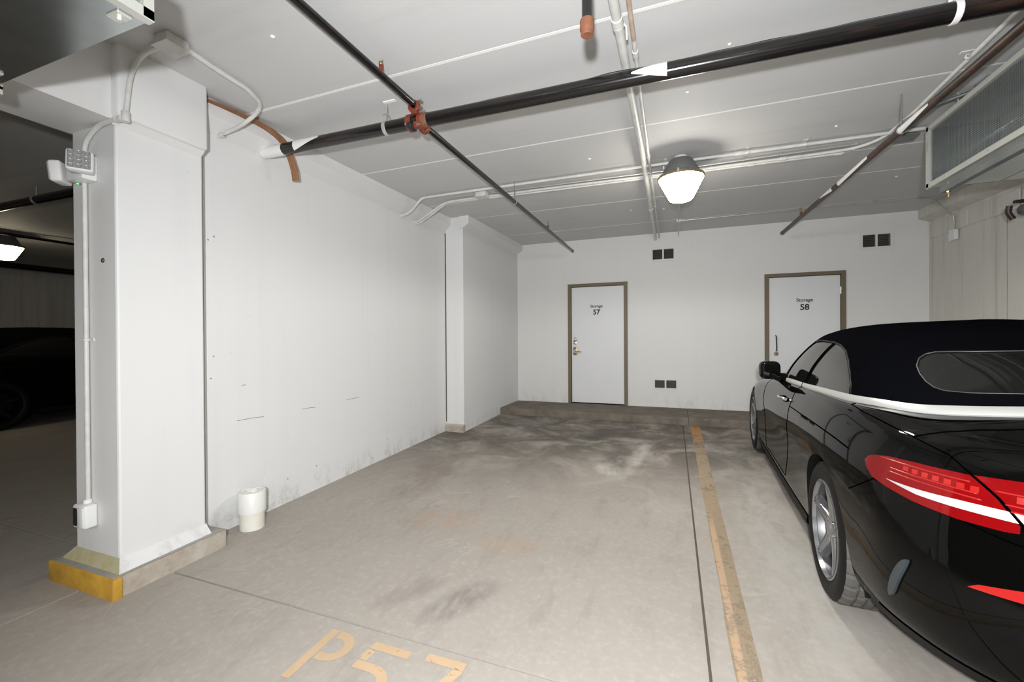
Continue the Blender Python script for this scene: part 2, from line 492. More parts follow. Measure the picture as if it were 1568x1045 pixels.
for y0, z0, y1, z1 in ((2.173, .659, 2.39, .653), (2.752, .652, 2.893, .648), (3.27, .659, 3.45, .660), (2.213, .908, 2.243, .910)):
    obj('scuff_mark', (lambda q: q)(tube([(XL + .0004, y0, z0), (XL + .0004, (y0 + y1) / 2, (z0 + z1) / 2 + .003), (XL + .0004, y1, z1)], .0016, 5)), MAT['joint'], wl)
obj('plaster_patch', rbox(XL - .004, XL + .0025, 2.392, 2.565, .03, .195, .002, 1), MAT['wall'], wl)
for (y, z) in ((2.01, 1.13), (1.99, .98), (1.98, 1.92), (2.02, 1.95), (2.6, .11), (2.9, .13), (3.9, .15), (4.4, .17)):
    obj('chip', move(lathe([(.007, 0), (.004, .0015), (.0001, .0015)], 7, 'x', close=False), (XL, y, z)), MAT['curbtop'], wl)
# ---- end pillar and the beam that runs over it to the aisle
PX0, PX1, PY0, PY1 = -3.206, -2.80, 1.404, 1.862
pil = obj('wall_end_pillar', join(rbox(PX0, PX1, PY0, PY1, -.03, 2.62, .012, 2)), MAT['wall']); tag(pil, kind=STR)
v = []
flz = [(-.005, .075, .036), (.064, .0, .0)]
for dz, dx, dy in flz:
    v += [(PX0 - dx, PY0 - dy, dz), (PX1 + dx * .87, PY0 - dy, dz), (PX1 + dx * .87, PY1 + .0, dz), (PX0 - dx, PY1, dz)]
fl_side = [(1, 2, 6, 5), (4, 5, 6, 7), (2, 3, 7, 6), (3, 0, 4, 7)]
obj('base_flare', (v, fl_side), MAT['wall'], pil)
obj('base_flare_front', (v, [(0, 1, 5, 4)]), MAT['moss'], pil)
obj('tie_hole', move(lathe([(.013, .0), (.013, -.004), (.006, -.002), (.006, .012)], 14, 'y', close=False), (-2.919, PY0 + .0005, 1.681)), MAT['ink'], pil)
def curb_block():
    z1 = -.003
    return join(prism([(1.352, zf(1.33) - .05), (1.352, z1 - .012), (1.362, z1), (1.93, z1 + .012), (1.93, zf(1.9) - .05)], 'x', -3.305, -2.716))
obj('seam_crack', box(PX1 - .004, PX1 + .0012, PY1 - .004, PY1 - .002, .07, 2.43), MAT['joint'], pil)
curb = obj('pillar_curb', curb_block(), MAT['curb'], pil)
obj('curb_top', (lambda vf: vf)(prism([(1.338, -.002), (1.925, .0105), (1.925, .0135), (1.338, .0012)], 'x', -3.30, -2.728)), MAT['curbtop'], pil)
obj('curb_yellow_face', rbox(-3.318, -2.707, 1.328, 1.375, zf(1.33) - .02, -.001, .012, 3), MAT['yellow'], pil, smooth=40)
def ybeam():
    v = []
    for y in (Y0, PY1 - .01):
        v += [(PX0 - .01, y, zc(y) + .02), (-2.795, y, zc(y) + .02), (-2.795, y, 2.425), (PX0 - .01, y, 2.425)]
    return v, [(0, 1, 5, 4), (1, 2, 6, 5), (2, 3, 7, 6), (3, 0, 4, 7), (3, 2, 1, 0), (4, 5, 6, 7)]
beam = obj('trim_1', ybeam(), MAT['wall']); tag(beam, kind=STR)
obj('bearing_corbel', rbox(-2.83, -2.735, 1.385, 1.856, 2.435, 2.86, .018, 3), MAT['wall'], beam, smooth=40)
obj('corbel_flare', prism([(-2.80, 2.40), (-2.742, 2.452), (-2.80, 2.452)], 'y', 1.39, 1.85), MAT['wall'], beam)
# ---- right wall: bare concrete, a course of blocks and a haunch
wr = obj('wall_right', box(XR, XR + .2, Y0, YB, -.4, 3.1), MAT['raw']); tag(wr, kind=STR)
obj('haunch', haunch(Y0, YB, XR, .12, -1, .13, .05), MAT['raw'], wr)
yy = YB - .42
k = 0
while yy > 1.5:
    z = zc(yy) - .20
    obj('block', rbox(XR - .012 - .006 * (k % 2), XR + .02, yy + .004, yy + .40, z - .20, z - .004, .004, 1), MAT['raw'], wr)
    yy -= .406; k += 1
obj('form_joint', box(XR - .003, XR + .01, 5.938, 5.946, -.1, 2.5), MAT['curb'], wr)
# ---- far walls of the garage
wf = obj('wall_far_left', box(X0 - .2, X0, Y0, YB, -.5, 3.1), MAT['raw']); tag(wf, kind=STR)
wq = obj('wall_behind', box(X0, X1, Y0 - .2, Y0, -.6, 3.1), MAT['raw']); tag(wq, kind=STR)

# ---- doors
def make_door(n, d, label_num, pull):
    root = empty('door_%d' % n, ((d[0] + d[1]) / 2, YB, ST)); tag(root, kind=STR)
    cx = (d[0] + d[1]) / 2
    w = (d[1] - d[0]) / 2
    def P(vf): return vf
    fr = join(box(-w - .055, -w, -.022, .12, -.005, 2.03 + .05), box(w, w + .055, -.022, .12, -.005, 2.03 + .05), box(-w, w, -.022, .12, 2.03, 2.08))
    obj('door_frame', fr, MAT['bronze'], root)
    st = join(box(-w, -w + .014, .012, .10, 0, 2.03), box(w - .008, w, .012, .10, 0, 2.03), box(-w, w, .012, .10, 2.018, 2.03))
    obj('door_stop', st, MAT['ink'], root)
    leaf = obj('door_leaf', rbox(-w + .008, w - .006, .004, .05, .018, 2.022, .003, 1), MAT['doorleaf'], root)
    rot = (math.pi / 2, 0, 0)
    off = -.012 if n == 1 else .010
    zS, zN = (1.684, 1.580) if n == 1 else (1.675, 1.568)
    text_mesh('door_lettering', 'Storage', .068, (off, .0025, zS), rot, MAT['ink'], root, bold=.0014)
    text_mesh('door_number', label_num, .118, (off, .0025, zN), rot, MAT['ink'], root, bold=.0032)
    for hz in (.25, 1.05, 1.80):
        h = obj('hinge', tube([(w - .001, -.006, hz - .05), (w - .001, -.006, hz + .05)], .008, 8), MAT['metal'], root, smooth=40)
    if not pull:
        lx = -1.590 - cx
        pl = obj('lock_plate', rbox(lx - .034, lx + .030, -.012, .008, .84, .98, .008, 2), MAT['brass'], root, smooth=40)
        obj('lever', join(move(lathe([(.022, 0), (.022, -.035)], 14, 'y'), (lx, -.01, .905)), tube(fillet([(lx, -.045, .905), (lx + .02, -.055, .905), (lx + .115, -.055, .902)], .02), .009, 8)), MAT['metal'], pl, smooth=50)
        obj('cylinder', move(lathe([(.012, 0), (.012, -.008)], 12, 'y'), (lx - .002, -.012, .958)), MAT['ink'], pl, smooth=40)
        hk = obj('padlock_body', rbox(lx - .028, lx + .028, -.022, .006, 1.03, 1.085, .006, 2), MAT['metal'], root, smooth=40)
        obj('padlock_body_top', box(lx - .029, lx + .029, -.0235, .004, 1.085, 1.097), MAT['ink'], hk)
        arc = [(lx - .021, -.008, 1.09)] + [(lx - .021 * math.cos(a), -.008, 1.13 + .021 * math.sin(a)) for a in [math.pi * k / 8 for k in range(9)]] + [(lx + .021, -.008, 1.09)]
        obj('shackle', tube(arc, .0055, 8), MAT['metal'], hk, smooth=50)
    else:
        lx = 1.449 - cx
        obj('pull_handle', tube(fillet([(lx, .004, 1.155), (lx, -.045, 1.150), (lx + .006, -.045, .935), (lx + .006, .004, .93)], .03), .0085, 10), MAT['ink'], root, smooth=50)
        obj('deadbolt', move(join(lathe([(.030, .002), (.030, -.012), (.024, -.02), (.0001, -.021)], 20, 'y', close=False)), (lx + .006, .004, .884)), MAT['brass'], root, smooth=40)
        obj('keyway', box(lx + .003, lx + .009, -.0185, -.016, .876, .893), MAT['ink'], root)
    return root
make_door(1, D1, '57', False)
make_door(2, D2, '58', True)

# ---- wall vents
vlab = ['white framed wall vent above and right of the left storage door', 'white framed wall vent low on the wall beside the left storage door', 'white framed wall vent high on the wall right of the second storage door']
for (a, b, c, d), lb in zip(VENTS, vlab):
    cx, cz, w, h = (a + b) / 2, (c + d) / 2, (b - a) / 2, (d - c) / 2
    t = empty('wall_vent', (cx, YB, cz)); tag(t, lb, 'vent', 'wall vents')
    m = .034
    fr = join(box(-w, w, -.012, .01, h - m, h), box(-w, w, -.012, .01, -h, -h + m), box(-w, -w + m, -.012, .01, -h + m, h - m), box(w - m, w, -.012, .01, -h + m, h - m), box(-.012, .012, -.012, .01, -h + m, h - m))
    obj('vent_frame', fr, MAT['ventw'], t)
    obj('vent_back', box(-w + m, w - m, .06, .065, -h + m, h - m), MAT['dark'], t)
    n = 7
    for s in (-1, 1):
        x0, x1 = (-w + m, -.012) if s < 0 else (.012, w - m)
        for k in range(n):
            z = -h + m + (k + .5) * (2 * h - 2 * m) / n
            obj('louvre', prism([(.002, z - .009), (.004, z - .011), (.028, z + .010), (.026, z + .012)], 'x', x0, x1), MAT['ventd'], t)

# ---- floor paint
stp = []
for k in range(30):
    pass
sv, sf = [], []
N = 60
for k in range(N + 1):
    y = -1.5 + (6.46 + 1.5) * k / N
    xl = .226 + .009 * (y - 2) / 4.4 + random.uniform(-.003, .003)
    xr = .326 + .026 * (y - 2) / 4.4 + random.uniform(-.003, .003)
    sv += [(xl, y, zf(y) + .0015), (xr, y, zf(y) + .0015)]
    if k < N: sf.append((2 * k, 2 * k + 1, 2 * k + 3, 2 * k + 2))
so = obj('parking_stripe', (sv, sf), MAT['stripe'])
tag(so, 'worn orange painted stripe on the floor between the two parking bays', 'floor marking')
num = empty('painted_bay_number', (-1.2, 1.4, zf(1.4))); tag(num, 'faded orange stencilled P57 painted on the concrete floor', 'floor marking')
yt, H_, W_ = 1.552, .285, .042
def letter(name, strokes):
    vf = join(*[ribbon(s, W_, 0) for s in strokes])
    o = obj(name, move(vf, (1.2, -1.4, -zf(1.4))), MAT['stencil'], num)
    return o
xp = -1.458
yb = yt - H_
arc = [(xp + .062 + .068 * math.cos(a), yt - .085 + .064 * math.sin(a)) for a in [math.pi * (.5 - k / 12) for k in range(13)]]
letter('letter_p', [[(xp, yb), (xp, yt)], [(xp + .035, yt - .021)] + arc + [(xp + .030, yt - .149)]])
x5 = -1.232
arc5 = [(x5 + .075 + .088 * math.cos(a), yb + .088 + .067 * math.sin(a)) for a in [math.pi * (.55 - 1.15 * k / 14) for k in range(15)]]
letter('digit_five', [[(x5 - .004, yt - .021), (x5 + .185, yt - .021)], [(x5 + .012, yt - .048), (x5 + .006, yt - .105)], [(x5 - .01, yt - .130)] + arc5])
x7 = -.962
letter('digit_seven', [[(x7 - .012, yt - .021 + .02), (x7 + .165, yt - .021 + .02)], [(x7 + .148, yt - .020), (x7 + .055, yb)]])

# ================================================================== SERVICES
def shell(p0, p1, r, a0, a1, taper=0.0, n=10):
    """partial skin round a pipe between p0 and p1, angles a0..a1 (deg) measured about the axis; used for paint left on the pipe"""
    p0, p1 = Vector(p0), Vector(p1)
    T = (p1 - p0).normalized()
    N = (Vector((0, 0, 1)) - T * T.z).normalized(); B = T.cross(N)
    v, f = [], []
    m = 8
    for i in range(m + 1):
        t = i / m
        lo = a0 + (a1 - a0) * taper * t * .5; hi = a1 - (a1 - a0) * taper * t * .5
        for k in range(n + 1):
            a = math.radians(lo + (hi - lo) * k / n)
            v.append(tuple(p0 + (p1 - p0) * t + (N * math.cos(a) + B * math.sin(a)) * r))
    for i in range(m):
        for k in range(n):
            a = i * (n + 1) + k
            f.append((a, a + 1, a + n + 2, a + n + 1))
    return v, f
def ring(c, axis, r0, r1, w, seg=20):
    prof = [(r0, -w / 2), (r1 - .003, -w / 2), (r1, -w / 2 + .003), (r1, w / 2 - .003), (r1 - .003, w / 2), (r0, w / 2)]
    return move(lathe(prof, seg, axis, close=False), c)
def nut(c, axis='z', r=.011, h=.01):
    return move(lathe([(r, -h / 2), (r, h / 2)], 6, axis), c)
YM = 2.41
def zm(x): return 2.676 - .0095 * (x + 2.96)
# ---- main sprinkler pipe
mp = empty('sprinkler_main_pipe', (0, YM, zm(0))); tag(mp, 'thick black steel sprinkler pipe crossing below the ceiling from the left wall', 'pipe')
def W(vf, o): return move(vf, tuple(-a for a in o.location))
XE = -11.8
obj('pipe', W(tube([(XE, YM, zm(XE)), (XL, YM, zm(XL)), (0, YM, zm(0)), (1.72, YM, zm(1.72))], .0425, 24), mp), MAT['blackpipe'], mp, smooth=50)
for x0, x1, a0, a1, tp in ((-2.93, -2.72, 0, 360, 0), (-2.60, -2.36, -30, 150, .9), (-.02, -.20, -150, -20, .9)):
    sgn = 1 if x1 > x0 else -1
    if sgn < 0: a0, a1 = a0, a1
    obj('white_paint_patch', W(shell((x0, YM, zm(x0)), (x1, YM, zm(x1)), .0435, a0, a1, tp, 16), mp), MAT['whitepaint'], mp, smooth=True)
obj('end_cap', W(tube([(1.70, YM, zm(1.7)), (1.735, YM, zm(1.735))], .047, 24), mp), MAT['orange'], mp, smooth=50)
for x in (-1.80, 1.15):
    zz = zm(x)
    c = obj('clevis_hanger', W(join(ring((x, YM, zz), 'x', .0425, .0475, .026), box(x - .013, x + .013, YM - .022, YM - .017, zz + .04, zz + .085), box(x - .013, x + .013, YM + .017, YM + .022, zz + .04, zz + .085), box(x - .013, x + .013, YM - .022, YM + .022, zz + .082, zz + .087)), mp), MAT['conduit'] if x < 0 else MAT['whitepaint'], mp, smooth=40)
    obj('hanger_rod', W(tube([(x, YM, zz + .06), (x, YM, zc(YM))], .005, 8), mp), MAT['conduit'], c)
    obj('rod_nut', W(nut((x, YM, zz + .094)), mp), MAT['conduit'], c)
    obj('ceiling_plate', W(sbox(x - .02, x + .07, YM - .012, YM + .012, -.006, .002, zc), mp), MAT['caulk'], c)
wp = [(x, YM + .012, zm(x) + .046 + .010 * abs(math.sin(x * 5.1)) + random.uniform(0, .006)) for x in [-1.75 + .11 * k for k in range(31)]]
wire = obj('electrical_wire', tube(smooth_path(wp, 4), .0028, 6), MAT['ink']); tag(wire, 'thin black wire lying along the top of the thick sprinkler pipe', 'wire')
# ---- branch lines
def branch(name, label, P, r, mat, heads, cap_end):
    t = empty(name, P[0]); tag(t, label, 'pipe', 'sprinkler branch lines')
    obj('pipe', W(tube(P, r, 16), t), mat, t, smooth=50)
    if cap_end: obj('end_cap', W(tube([Vector(P[-1]) - (Vector(P[-1]) - Vector(P[-2])).normalized() * .02, P[-1] + (Vector(P[-1]) - Vector(P[-2])).normalized() * .01 if isinstance(P[-1], Vector) else Vector(P[-1]) + (Vector(P[-1]) - Vector(P[-2])).normalized() * .01], r * 1.12, 16), t), MAT['rustpipe'], t, smooth=50)
    for hp in heads:
        x, y, z = hp
        h = obj('sprinkler_nipple', W(tube([(x, y, z), (x, y, z + r + .035)], .012, 10), t), MAT['orange'], t, smooth=50)
        s = z + r + .035
        obj('sprinkler_head', W(join(move(lathe([(.0105, 0), (.013, .003), (.013, .010), (.007, .013), (.007, .020)], 10), (x, y, s)), tube([(x - .011, y, s + .016), (x - .013, y, s + .03), (x - .004, y, s + .045)], .0025, 6), tube([(x + .011, y, s + .016), (x + .013, y, s + .03), (x + .004, y, s + .045)], .0025, 6), move(lathe([(.016, 0), (.017, .002), (.010, .003)], 12), (x, y, s + .045))), t), MAT['brass'], h, smooth=40)
    return t
branch('sprinkler_branch_pipe', 'black sprinkler branch pipe running overhead towards the camera from the orange coupling', [(-1.560, -4.0, 2.66), (-1.556, 1.45, 2.745), (-1.551, 2.375, 2.752)], .0225, MAT['blackpipe'], [(-1.552, 2.03, 2.75)], False)
branch('sprinkler_branch_pipe', 'dark sprinkler branch pipe running from the orange coupling to the back wall', [(-1.537, 2.44, 2.655), (-1.536, 4.2, 2.667), (-1.533, 6.93, 2.682)], .0225, MAT['blackpipe'], [(-1.534, 5.45, 2.675)], True)
rb = branch('sprinkler_branch_pipe', 'rusty brown sprinkler branch pipe on the right above the car', [(1.45, 2.43, 2.600), (1.45, 2.58, 2.603), (1.45, 6.93, 2.70)], .0235, MAT['rustpipe'], [(1.45, 6.02, 2.68)], True)
def zr(y): return 2.603 + (y - 2.58) * .0223
for y0, y1, a0, a1, tp in ((3.62, 3.25, 20, 170, .8), (4.75, 4.10, -20, 160, .5), (4.9, 5.25, 0, 150, .8)):
    obj('white_paint_patch', W(shell((1.45, y0, zr(y0)), (1.45, y1, zr(y1)), .0243, -a1 if y1 > y0 else a0, -a0 if y1 > y0 else a1, tp, 12), rb), MAT['whitepaint'], rb, smooth=True)
obj('red_sticker', W(shell((1.45, 2.70, zr(2.70)), (1.45, 2.745, zr(2.745)), .0243, 40, 150, 0, 10), rb), pbr('red_dot', (.55, .02, .015), .5), rb, smooth=True)
# hanger loops of the branches
for (x, y, z, ow) in ((-1.536, 4.19, 2.667, None), (1.45, 3.62, 2.626, rb)):
    h = empty('pipe_hanger', (x, y, z)); tag(h, 'thin ring hanger holding the %s branch pipe' % ('left far' if x < 0 else 'rusty right'), 'hanger', 'ring hangers')
    obj('ring', ring((0, 0, 0), 'y', .0235, .027, .014), MAT['conduit'], h, smooth=40)
    obj('rod', tube([(0, 0, .024), (0, 0, zc(y) - z)], .0045, 8), MAT['galvd'], h)
# ---- orange grooved coupling where the branches meet the main
cp = empty('pipe_coupling', (-1.56, YM, zm(-1.56))); tag(cp, 'orange bolted grooved coupling joining the black sprinkler pipes', 'coupling')
z0 = zm(-1.56) - cp.location.z
obj('saddle_strap', join(ring((-.045, 0, 0), 'x', .0425, .054, .038), ring((.035, 0, 0), 'x', .0425, .050, .03)), MAT['orange'], cp, smooth=40)
obj('upper_ring', join(ring((.008, -.045, .075), 'y', .022, .040, .034), rbox(-.012, .030, -.055, -.02, .03, .06, .006)), MAT['orange'], cp, smooth=40)
obj('lower_ring', ring((.023, .052, -.02), 'y', .022, .038, .03), MAT['orange'], cp, smooth=40)
obj('bolt_pad', rbox(.0, .045, -.055, -.035, -.06, -.02, .006), MAT['orange'], cp, smooth=40)
obj('rust_collar', ring((.062, 0, 0), 'x', .0425, .046, .05), MAT['capor'], cp, smooth=40)
obj('plug', move(lathe([(.021, 0), (.021, -.045), (.017, -.05), (.0001, -.05)], 16, 'y', close=False), (-.012, -.035, -.052)), MAT['ink'], cp, smooth=40)
for q in ((.055, -.05, .055), (.045, -.05, .105), (-.02, -.05, .11), (-.045, -.055, -.03), (.045, -.058, -.045)):
    obj('bolt', join(move(lathe([(.007, -.012), (.007, .012)], 8, 'x'), q), nut((q[0] + .016, q[1], q[2]), 'x', .009, .008)), MAT['metal'], cp, smooth=40)
# ---- capped drop stub
sb = empty('capped_pipe_stub', (-.308, 1.68, zc(1.68))); tag(sb, 'black vertical pipe stub with rusty orange cap hanging from the ceiling', 'pipe')
zb = 2.425 - zc(1.68)
obj('pipe', tube([(0, 0, 0), (0, 0, zb + .05)], .0205, 18), MAT['blackpipe'], sb, smooth=50)
obj('end_cap', lathe([(.026, zb + .062), (.0285, zb + .058), (.0285, zb + .024), (.026, zb + .02), (.025, zb + .004), (.021, zb), (.0001, zb)], 20, close=False), MAT['capor'], sb, smooth=40)

# ---- conduits
def cpath(P, dz=.03):
    return [(x, y, zc(y) - dz) for x, y in P]
def conduit(name, label, P, r, mat, straps=(), couplings=(), group='conduits', cat='conduit', fil=.06):
    t = empty(name, P[0]); tag(t, label, cat, group)
    path = fillet(P, fil) if len(P) > 2 else P
    obj('tube', W(tube(path, r, 12), t), mat, t, smooth=50)
    for q in straps:
        x, y, ax = q
        z = zc(y) - .03
        b = join(box(x - .012, x + .012, y - r - .022, y + r + .022, zc(y) - .006 - z, .031) if ax == 'x' else box(x - r - .022, x + r + .022, y - .012, y + .012, .024, .031), )
        b = move(b, (0, 0, z))
        s = join(b, ring((x, y, z), ax, r, r + .003, .02, 14))
        obj('strap', W(s, t), mat, t, smooth=40)
    for c, ax in couplings:
        obj('connector', W(ring(c, ax, r, r + .005, .05, 14), t), mat, t, smooth=40)
    return t
conduit('drain_pipe', 'thick cream painted conduit running front to back under the ceiling', cpath([(-.258, -3), (-.243, 2.0), (-.232, 3.75), (-.252, 7.25)], .065) + [(-.254, 7.40, zc(7.4) - .10)], .0235, MAT['condpaint'], [], [((-.243, 2.12, zc(2.12) - .065), 'y'), ((-.242, 5.6, zc(5.6) - .065), 'y')])
conduit('copper_pipe', 'thin tarnished copper pipe beside the thick cream conduit', cpath([(-.177, -3), (-.180, 2.3)], .058), .0115, MAT['copper'])
conduit('steel_conduit', 'thin grey conduit continuing the copper pipe to the back wall', cpath([(-.180, 2.3), (-.187, 3.8), (-.192, 7.25)], .058) + [(-.192, 7.40, zc(7.4) - .085)], .0115, MAT['condpaint'], [], [((-.181, 2.42, zc(2.42) - .058), 'y'), ((-.187, 3.9, zc(3.9) - .058), 'y'), ((-.19, 5.5, zc(5.5) - .058), 'y')])
br = obj('pipe_clip', join(move(ring((0, 0, 0), 'y', .0235, .027, .025), (-.243, 2.16, zc(2.16) - .065)), tube([(-.217, 2.16, zc(2.16) - .058), (-.207, 2.17, zc(2.16) - .068), (-.205, 2.20, zc(2.16) - .085), (-.207, 2.22, zc(2.16) - .10)], .005, 6)), MAT['condpaint'], smooth=40)
tag(br, 'bent strap clip on the thick cream conduit above the black pipe', 'clip')
c1y = 4.20
conduit('wall_conduit', 'topmost of the white conduits crossing the ceiling past the lamp', [(XL - .01, 4.155, 2.662), (-2.885, 4.16, 2.664), (-2.80, 4.18, 2.70), (-2.665, 4.20, zc(4.2) - .03), (0, 4.205, zc(4.2) - .03), (1.84, 4.235, zc(4.2) - .03)], .0135, MAT['condpaint'], [(-1.78, 4.20, 'x'), (-.05, 4.205, 'x'), (.62, 4.21, 'x'), (1.05, 4.22, 'x')], [((.55, 4.21, zc(4.2) - .03), 'x'), ((-2.90, 4.158, 2.663), 'x')], fil=.05)
conduit('wall_conduit', 'middle white conduit of the ceiling run left of the lamp', [(XL - .01, 4.418, 2.655), (-2.86, 4.42, 2.658), (-2.74, 4.425, 2.72), (-2.50, 4.44, zc(4.44) - .03), (-1.2, 4.45, zc(4.45) - .03), (-.17, 4.49, zc(4.5) - .03), (1.2, 4.50, zc(4.5) - .03), (1.50, 4.48, zc(4.5) - .03), (1.615, 4.32, zc(4.3) - .03), (1.63, 3.9, zc(3.9) - .03), (1.585, 2.85, zc(2.85) - .03), (1.58, -2, zc(-2) - .03)], .0125, MAT['condpaint'], [(-.75, 4.468, 'x'), (.35, 4.495, 'x'), (1.585, 3.2, 'y'), (1.47, 4.485, 'x')], [((.95, 4.50, zc(4.5) - .03), 'x'), ((-2.89, 4.42, 2.657), 'x')], fil=.12)
conduit('wall_conduit', 'lowest white conduit of the ceiling run left of the lamp', [(XL - .01, 4.452, 2.645), (-2.86, 4.455, 2.648), (-2.73, 4.46, 2.715), (-2.50, 4.478, zc(4.48) - .03), (-1.1, 4.53, zc(4.53) - .03), (.6, 4.55, zc(4.55) - .03), (1.42, 4.56, zc(4.55) - .03)], .0115, MAT['condpaint'], [(-.70, 4.54, 'x'), (.30, 4.548, 'x')], [((.7, 4.55, zc(4.55) - .03), 'x'), ((1.38, 4.559, zc(4.55) - .03), 'x')], fil=.05)
conduit('wall_conduit', 'thin dark conduit squeezed between the white ceiling conduits', cpath([(-1.85, 4.36), (0, 4.42), (1.45, 4.40)], .025), .008, MAT['conduit'], [(.62, 4.40, 'x')])
jb = empty('junction_box', (-1.99, 4.37, zc(4.37))); tag(jb, 'white ceiling junction box on the conduit run left of the dark branch pipe', 'junction box', 'junction boxes')
obj('box_body', rbox(-.06, .06, -.055, .055, -.055, 0, .005), MAT['condpaint'], jb, smooth=40)
obj('cover_plate', rbox(-.068, .068, -.06, .06, -.060, -.054, .002, 1), MAT['condpaint'], jb)
# back run
conduit('back_conduit', 'thin conduit along the ceiling just in front of the back wall', [(.10, 6.552, zc(6.55) - .022), (2.75, 6.56, zc(6.56) - .022), (2.95, 6.62, zc(6.6) - .03), (3.10, 6.74, 2.82), (XR - .03, 6.77, 2.70), (XR - .03, 6.77, 2.56)], .0095, MAT['conduit'], [(.85, 6.556, 'x'), (2.35, 6.56, 'x')], fil=.06)
conduit('back_conduit', 'short thin conduit from the hanging lamp back to the ceiling box', [(.088, 4.35, zc(4.35) - .02), (.088, 6.50, zc(6.5) - .022)], .0085, MAT['conduit'])
conduit('back_conduit', 'short thin conduit stub from the ceiling box into the back wall', [(.098, 6.60, zc(6.6) - .022), (.098, 7.36, zc(7.3) - .03), (.098, 7.372, zc(7.3) - .08)], .0085, MAT['conduit'])
jb = empty('junction_box', (.095, 6.552, zc(6.55))); tag(jb, 'small white ceiling box behind the hanging lamp', 'junction box', 'junction boxes')
obj('box_body', join(rbox(-.035, .035, -.04, .04, -.042, 0, .006), move(lathe([(.016, 0), (.016, .05)], 10, 'x'), (.03, 0, -.022))), MAT['condpaint'], jb, smooth=40)
ob = empty('outlet_box', (XR, 6.77, 2.47)); tag(ob, 'small white electrical box on the bare concrete right wall', 'electrical box')
obj('box_body', rbox(-.055, -.012, -.05, .05, -.06, .06, .006), MAT['plasticw'], ob, smooth=40)
obj('face_plate', rbox(-.06, -.054, -.055, .055, -.066, .066, .003, 1), MAT['plasticw'], ob)

# ---- ceiling lamp (this bay, the one beyond the pillar, two unseen ones added for fill)
m_glow = pbr('lamp_glow', (1, .96, .88), .5, emit=((1.0, .955, .87), LAMP_E))
m_dim = pbr('lamp_glow_dim', (1, .96, .88), .5, emit=((1.0, .86, .62), 16.0))
def lamp(x, y, label, glow=None):
    t = empty('ceiling_lamp', (x, y, zc(y))); tag(t, label, 'lamp', 'hanging garage lamps')
    obj('ceiling_canopy', lathe([(.055, 0), (.055, -.018), (.042, -.030), (.042, -.04), (.0001, -.04)], 24, close=False), MAT['condpaint'], t, smooth=40)
    obj('lamp_housing', lathe([(.0001, -.032), (.095, -.034), (.105, -.045), (.150, -.125), (.158, -.160), (.196, -.178), (.200, -.192), (.192, -.196), (.0001, -.196)], 28, close=False), MAT['housing'], t, smooth=40)
    obj('nameplate', box(-.150, -.140, -.06, -.035, -.115, -.085), MAT['condpaint'], t)
    b = obj('lamp_bowl', lathe([(.192, -.1965), (.187, -.215), (.108, -.372), (.095, -.390), (.075, -.398), (.0001, -.400)], 32, close=False), glow or m_glow, t, smooth=40)
    obj('rim_band', ring((0, 0, -.198), 'z', .193, .2035, .02, 32), MAT['brass'], t, smooth=40)
    if glow is None:                                  # the beam the prismatic bowl throws downwards
        ld = bpy.data.lights.new('lamp_beam', 'SPOT'); ld.energy = LAMP_W; ld.color = (1.0, .965, .90)
        ld.spot_size = math.radians(172); ld.spot_blend = .25; ld.shadow_soft_size = .10
        lo_ = bpy.data.objects.new('lamp_beam', ld); COL.objects.link(lo_); lo_.parent = t; lo_.location = (0, 0, -.415)
    for k in range(3):
        a = k * 2.094 + .4
        obj('latch', box(.195 * math.cos(a) - .008, .195 * math.cos(a) + .008, .195 * math.sin(a) - .008, .195 * math.sin(a) + .008, -.205, -.17), MAT['metal'], t)
    return t
lamp(.078, 4.17, 'lit hanging lamp with grey housing and glowing bowl in front of the back wall')
lamp(-9.3, 3.30, 'lit hanging lamp in the dark bay beyond the white pillar', m_dim)
lamp(-2.1, -3.4, 'unseen hanging lamp added for fill behind the camera to the left')  # unseen fill lamp, added to brighten the front of the pillar
lamp(1.2, -4.5, 'unseen hanging lamp added for fill behind the camera to the right')  # another unseen lamp, added as ambient fill for the bay

# ---- conduit loop and box at the head of the pillar
jb = empty('junction_box', (-2.45, 1.475, zc(1.475))); tag(jb, 'white ceiling junction box behind the galvanised duct by the pillar', 'junction box', 'junction boxes')
obj('box_body', rbox(-.055, .055, -.055, .055, -.05, 0, .006), MAT['condpaint'], jb, smooth=40)
obj('cover_plate', rbox(-.068, .06, -.06, .06, -.056, -.050, .002, 1), MAT['condpaint'], jb)
conduit('looped_conduit', 'white conduit looping along the ceiling back into the left wall above the pillar', [(-2.42, 1.50, zc(1.5) - .025), (-2.455, 1.70, zc(1.7) - .025), (-2.478, 1.93, zc(1.93) - .025), (-2.545, 2.075, zc(2.07) - .03), (-2.64, 2.11, zc(2.1) - .065), (-2.76, 2.085, 2.70), (XL - .005, 2.05, 2.645)], .0135, MAT['condpaint'], [], [((-2.90, 2.056, 2.654), 'x')], fil=.05)
conduit('looped_conduit', 'white conduit running from the ceiling box down the beam to the pillar head', [(-2.50, 1.47, zc(1.47) - .025), (-2.66, 1.468, zc(1.47) - .03), (-2.717, 1.455, 2.74), (-2.718, 1.43, 2.64), (-2.718, 1.412, 2.46)], .0125, MAT['condpaint'], fil=.05)
fit = obj('conduit_fitting', join(move(lathe([(.018, 0), (.020, .01), (.020, .05), (.016, .055)], 14), (-2.718, 1.41, 2.405)), move(lathe([(.016, 0), (.016, .05)], 12, 'x'), (-2.775, 1.40, 2.42))), MAT['condpaint'], smooth=40)
tag(fit, 'white elbow fitting at the top corner of the pillar', 'fitting')
conduit('looped_conduit', 'white conduit bending down the front face of the white pillar', [(-2.765, 1.392, 2.42), (-2.93, 1.388, 2.413), (-3.045, 1.388, 2.34), (-3.05, 1.388, 2.24)], .0125, MAT['condpaint'], fil=.07)
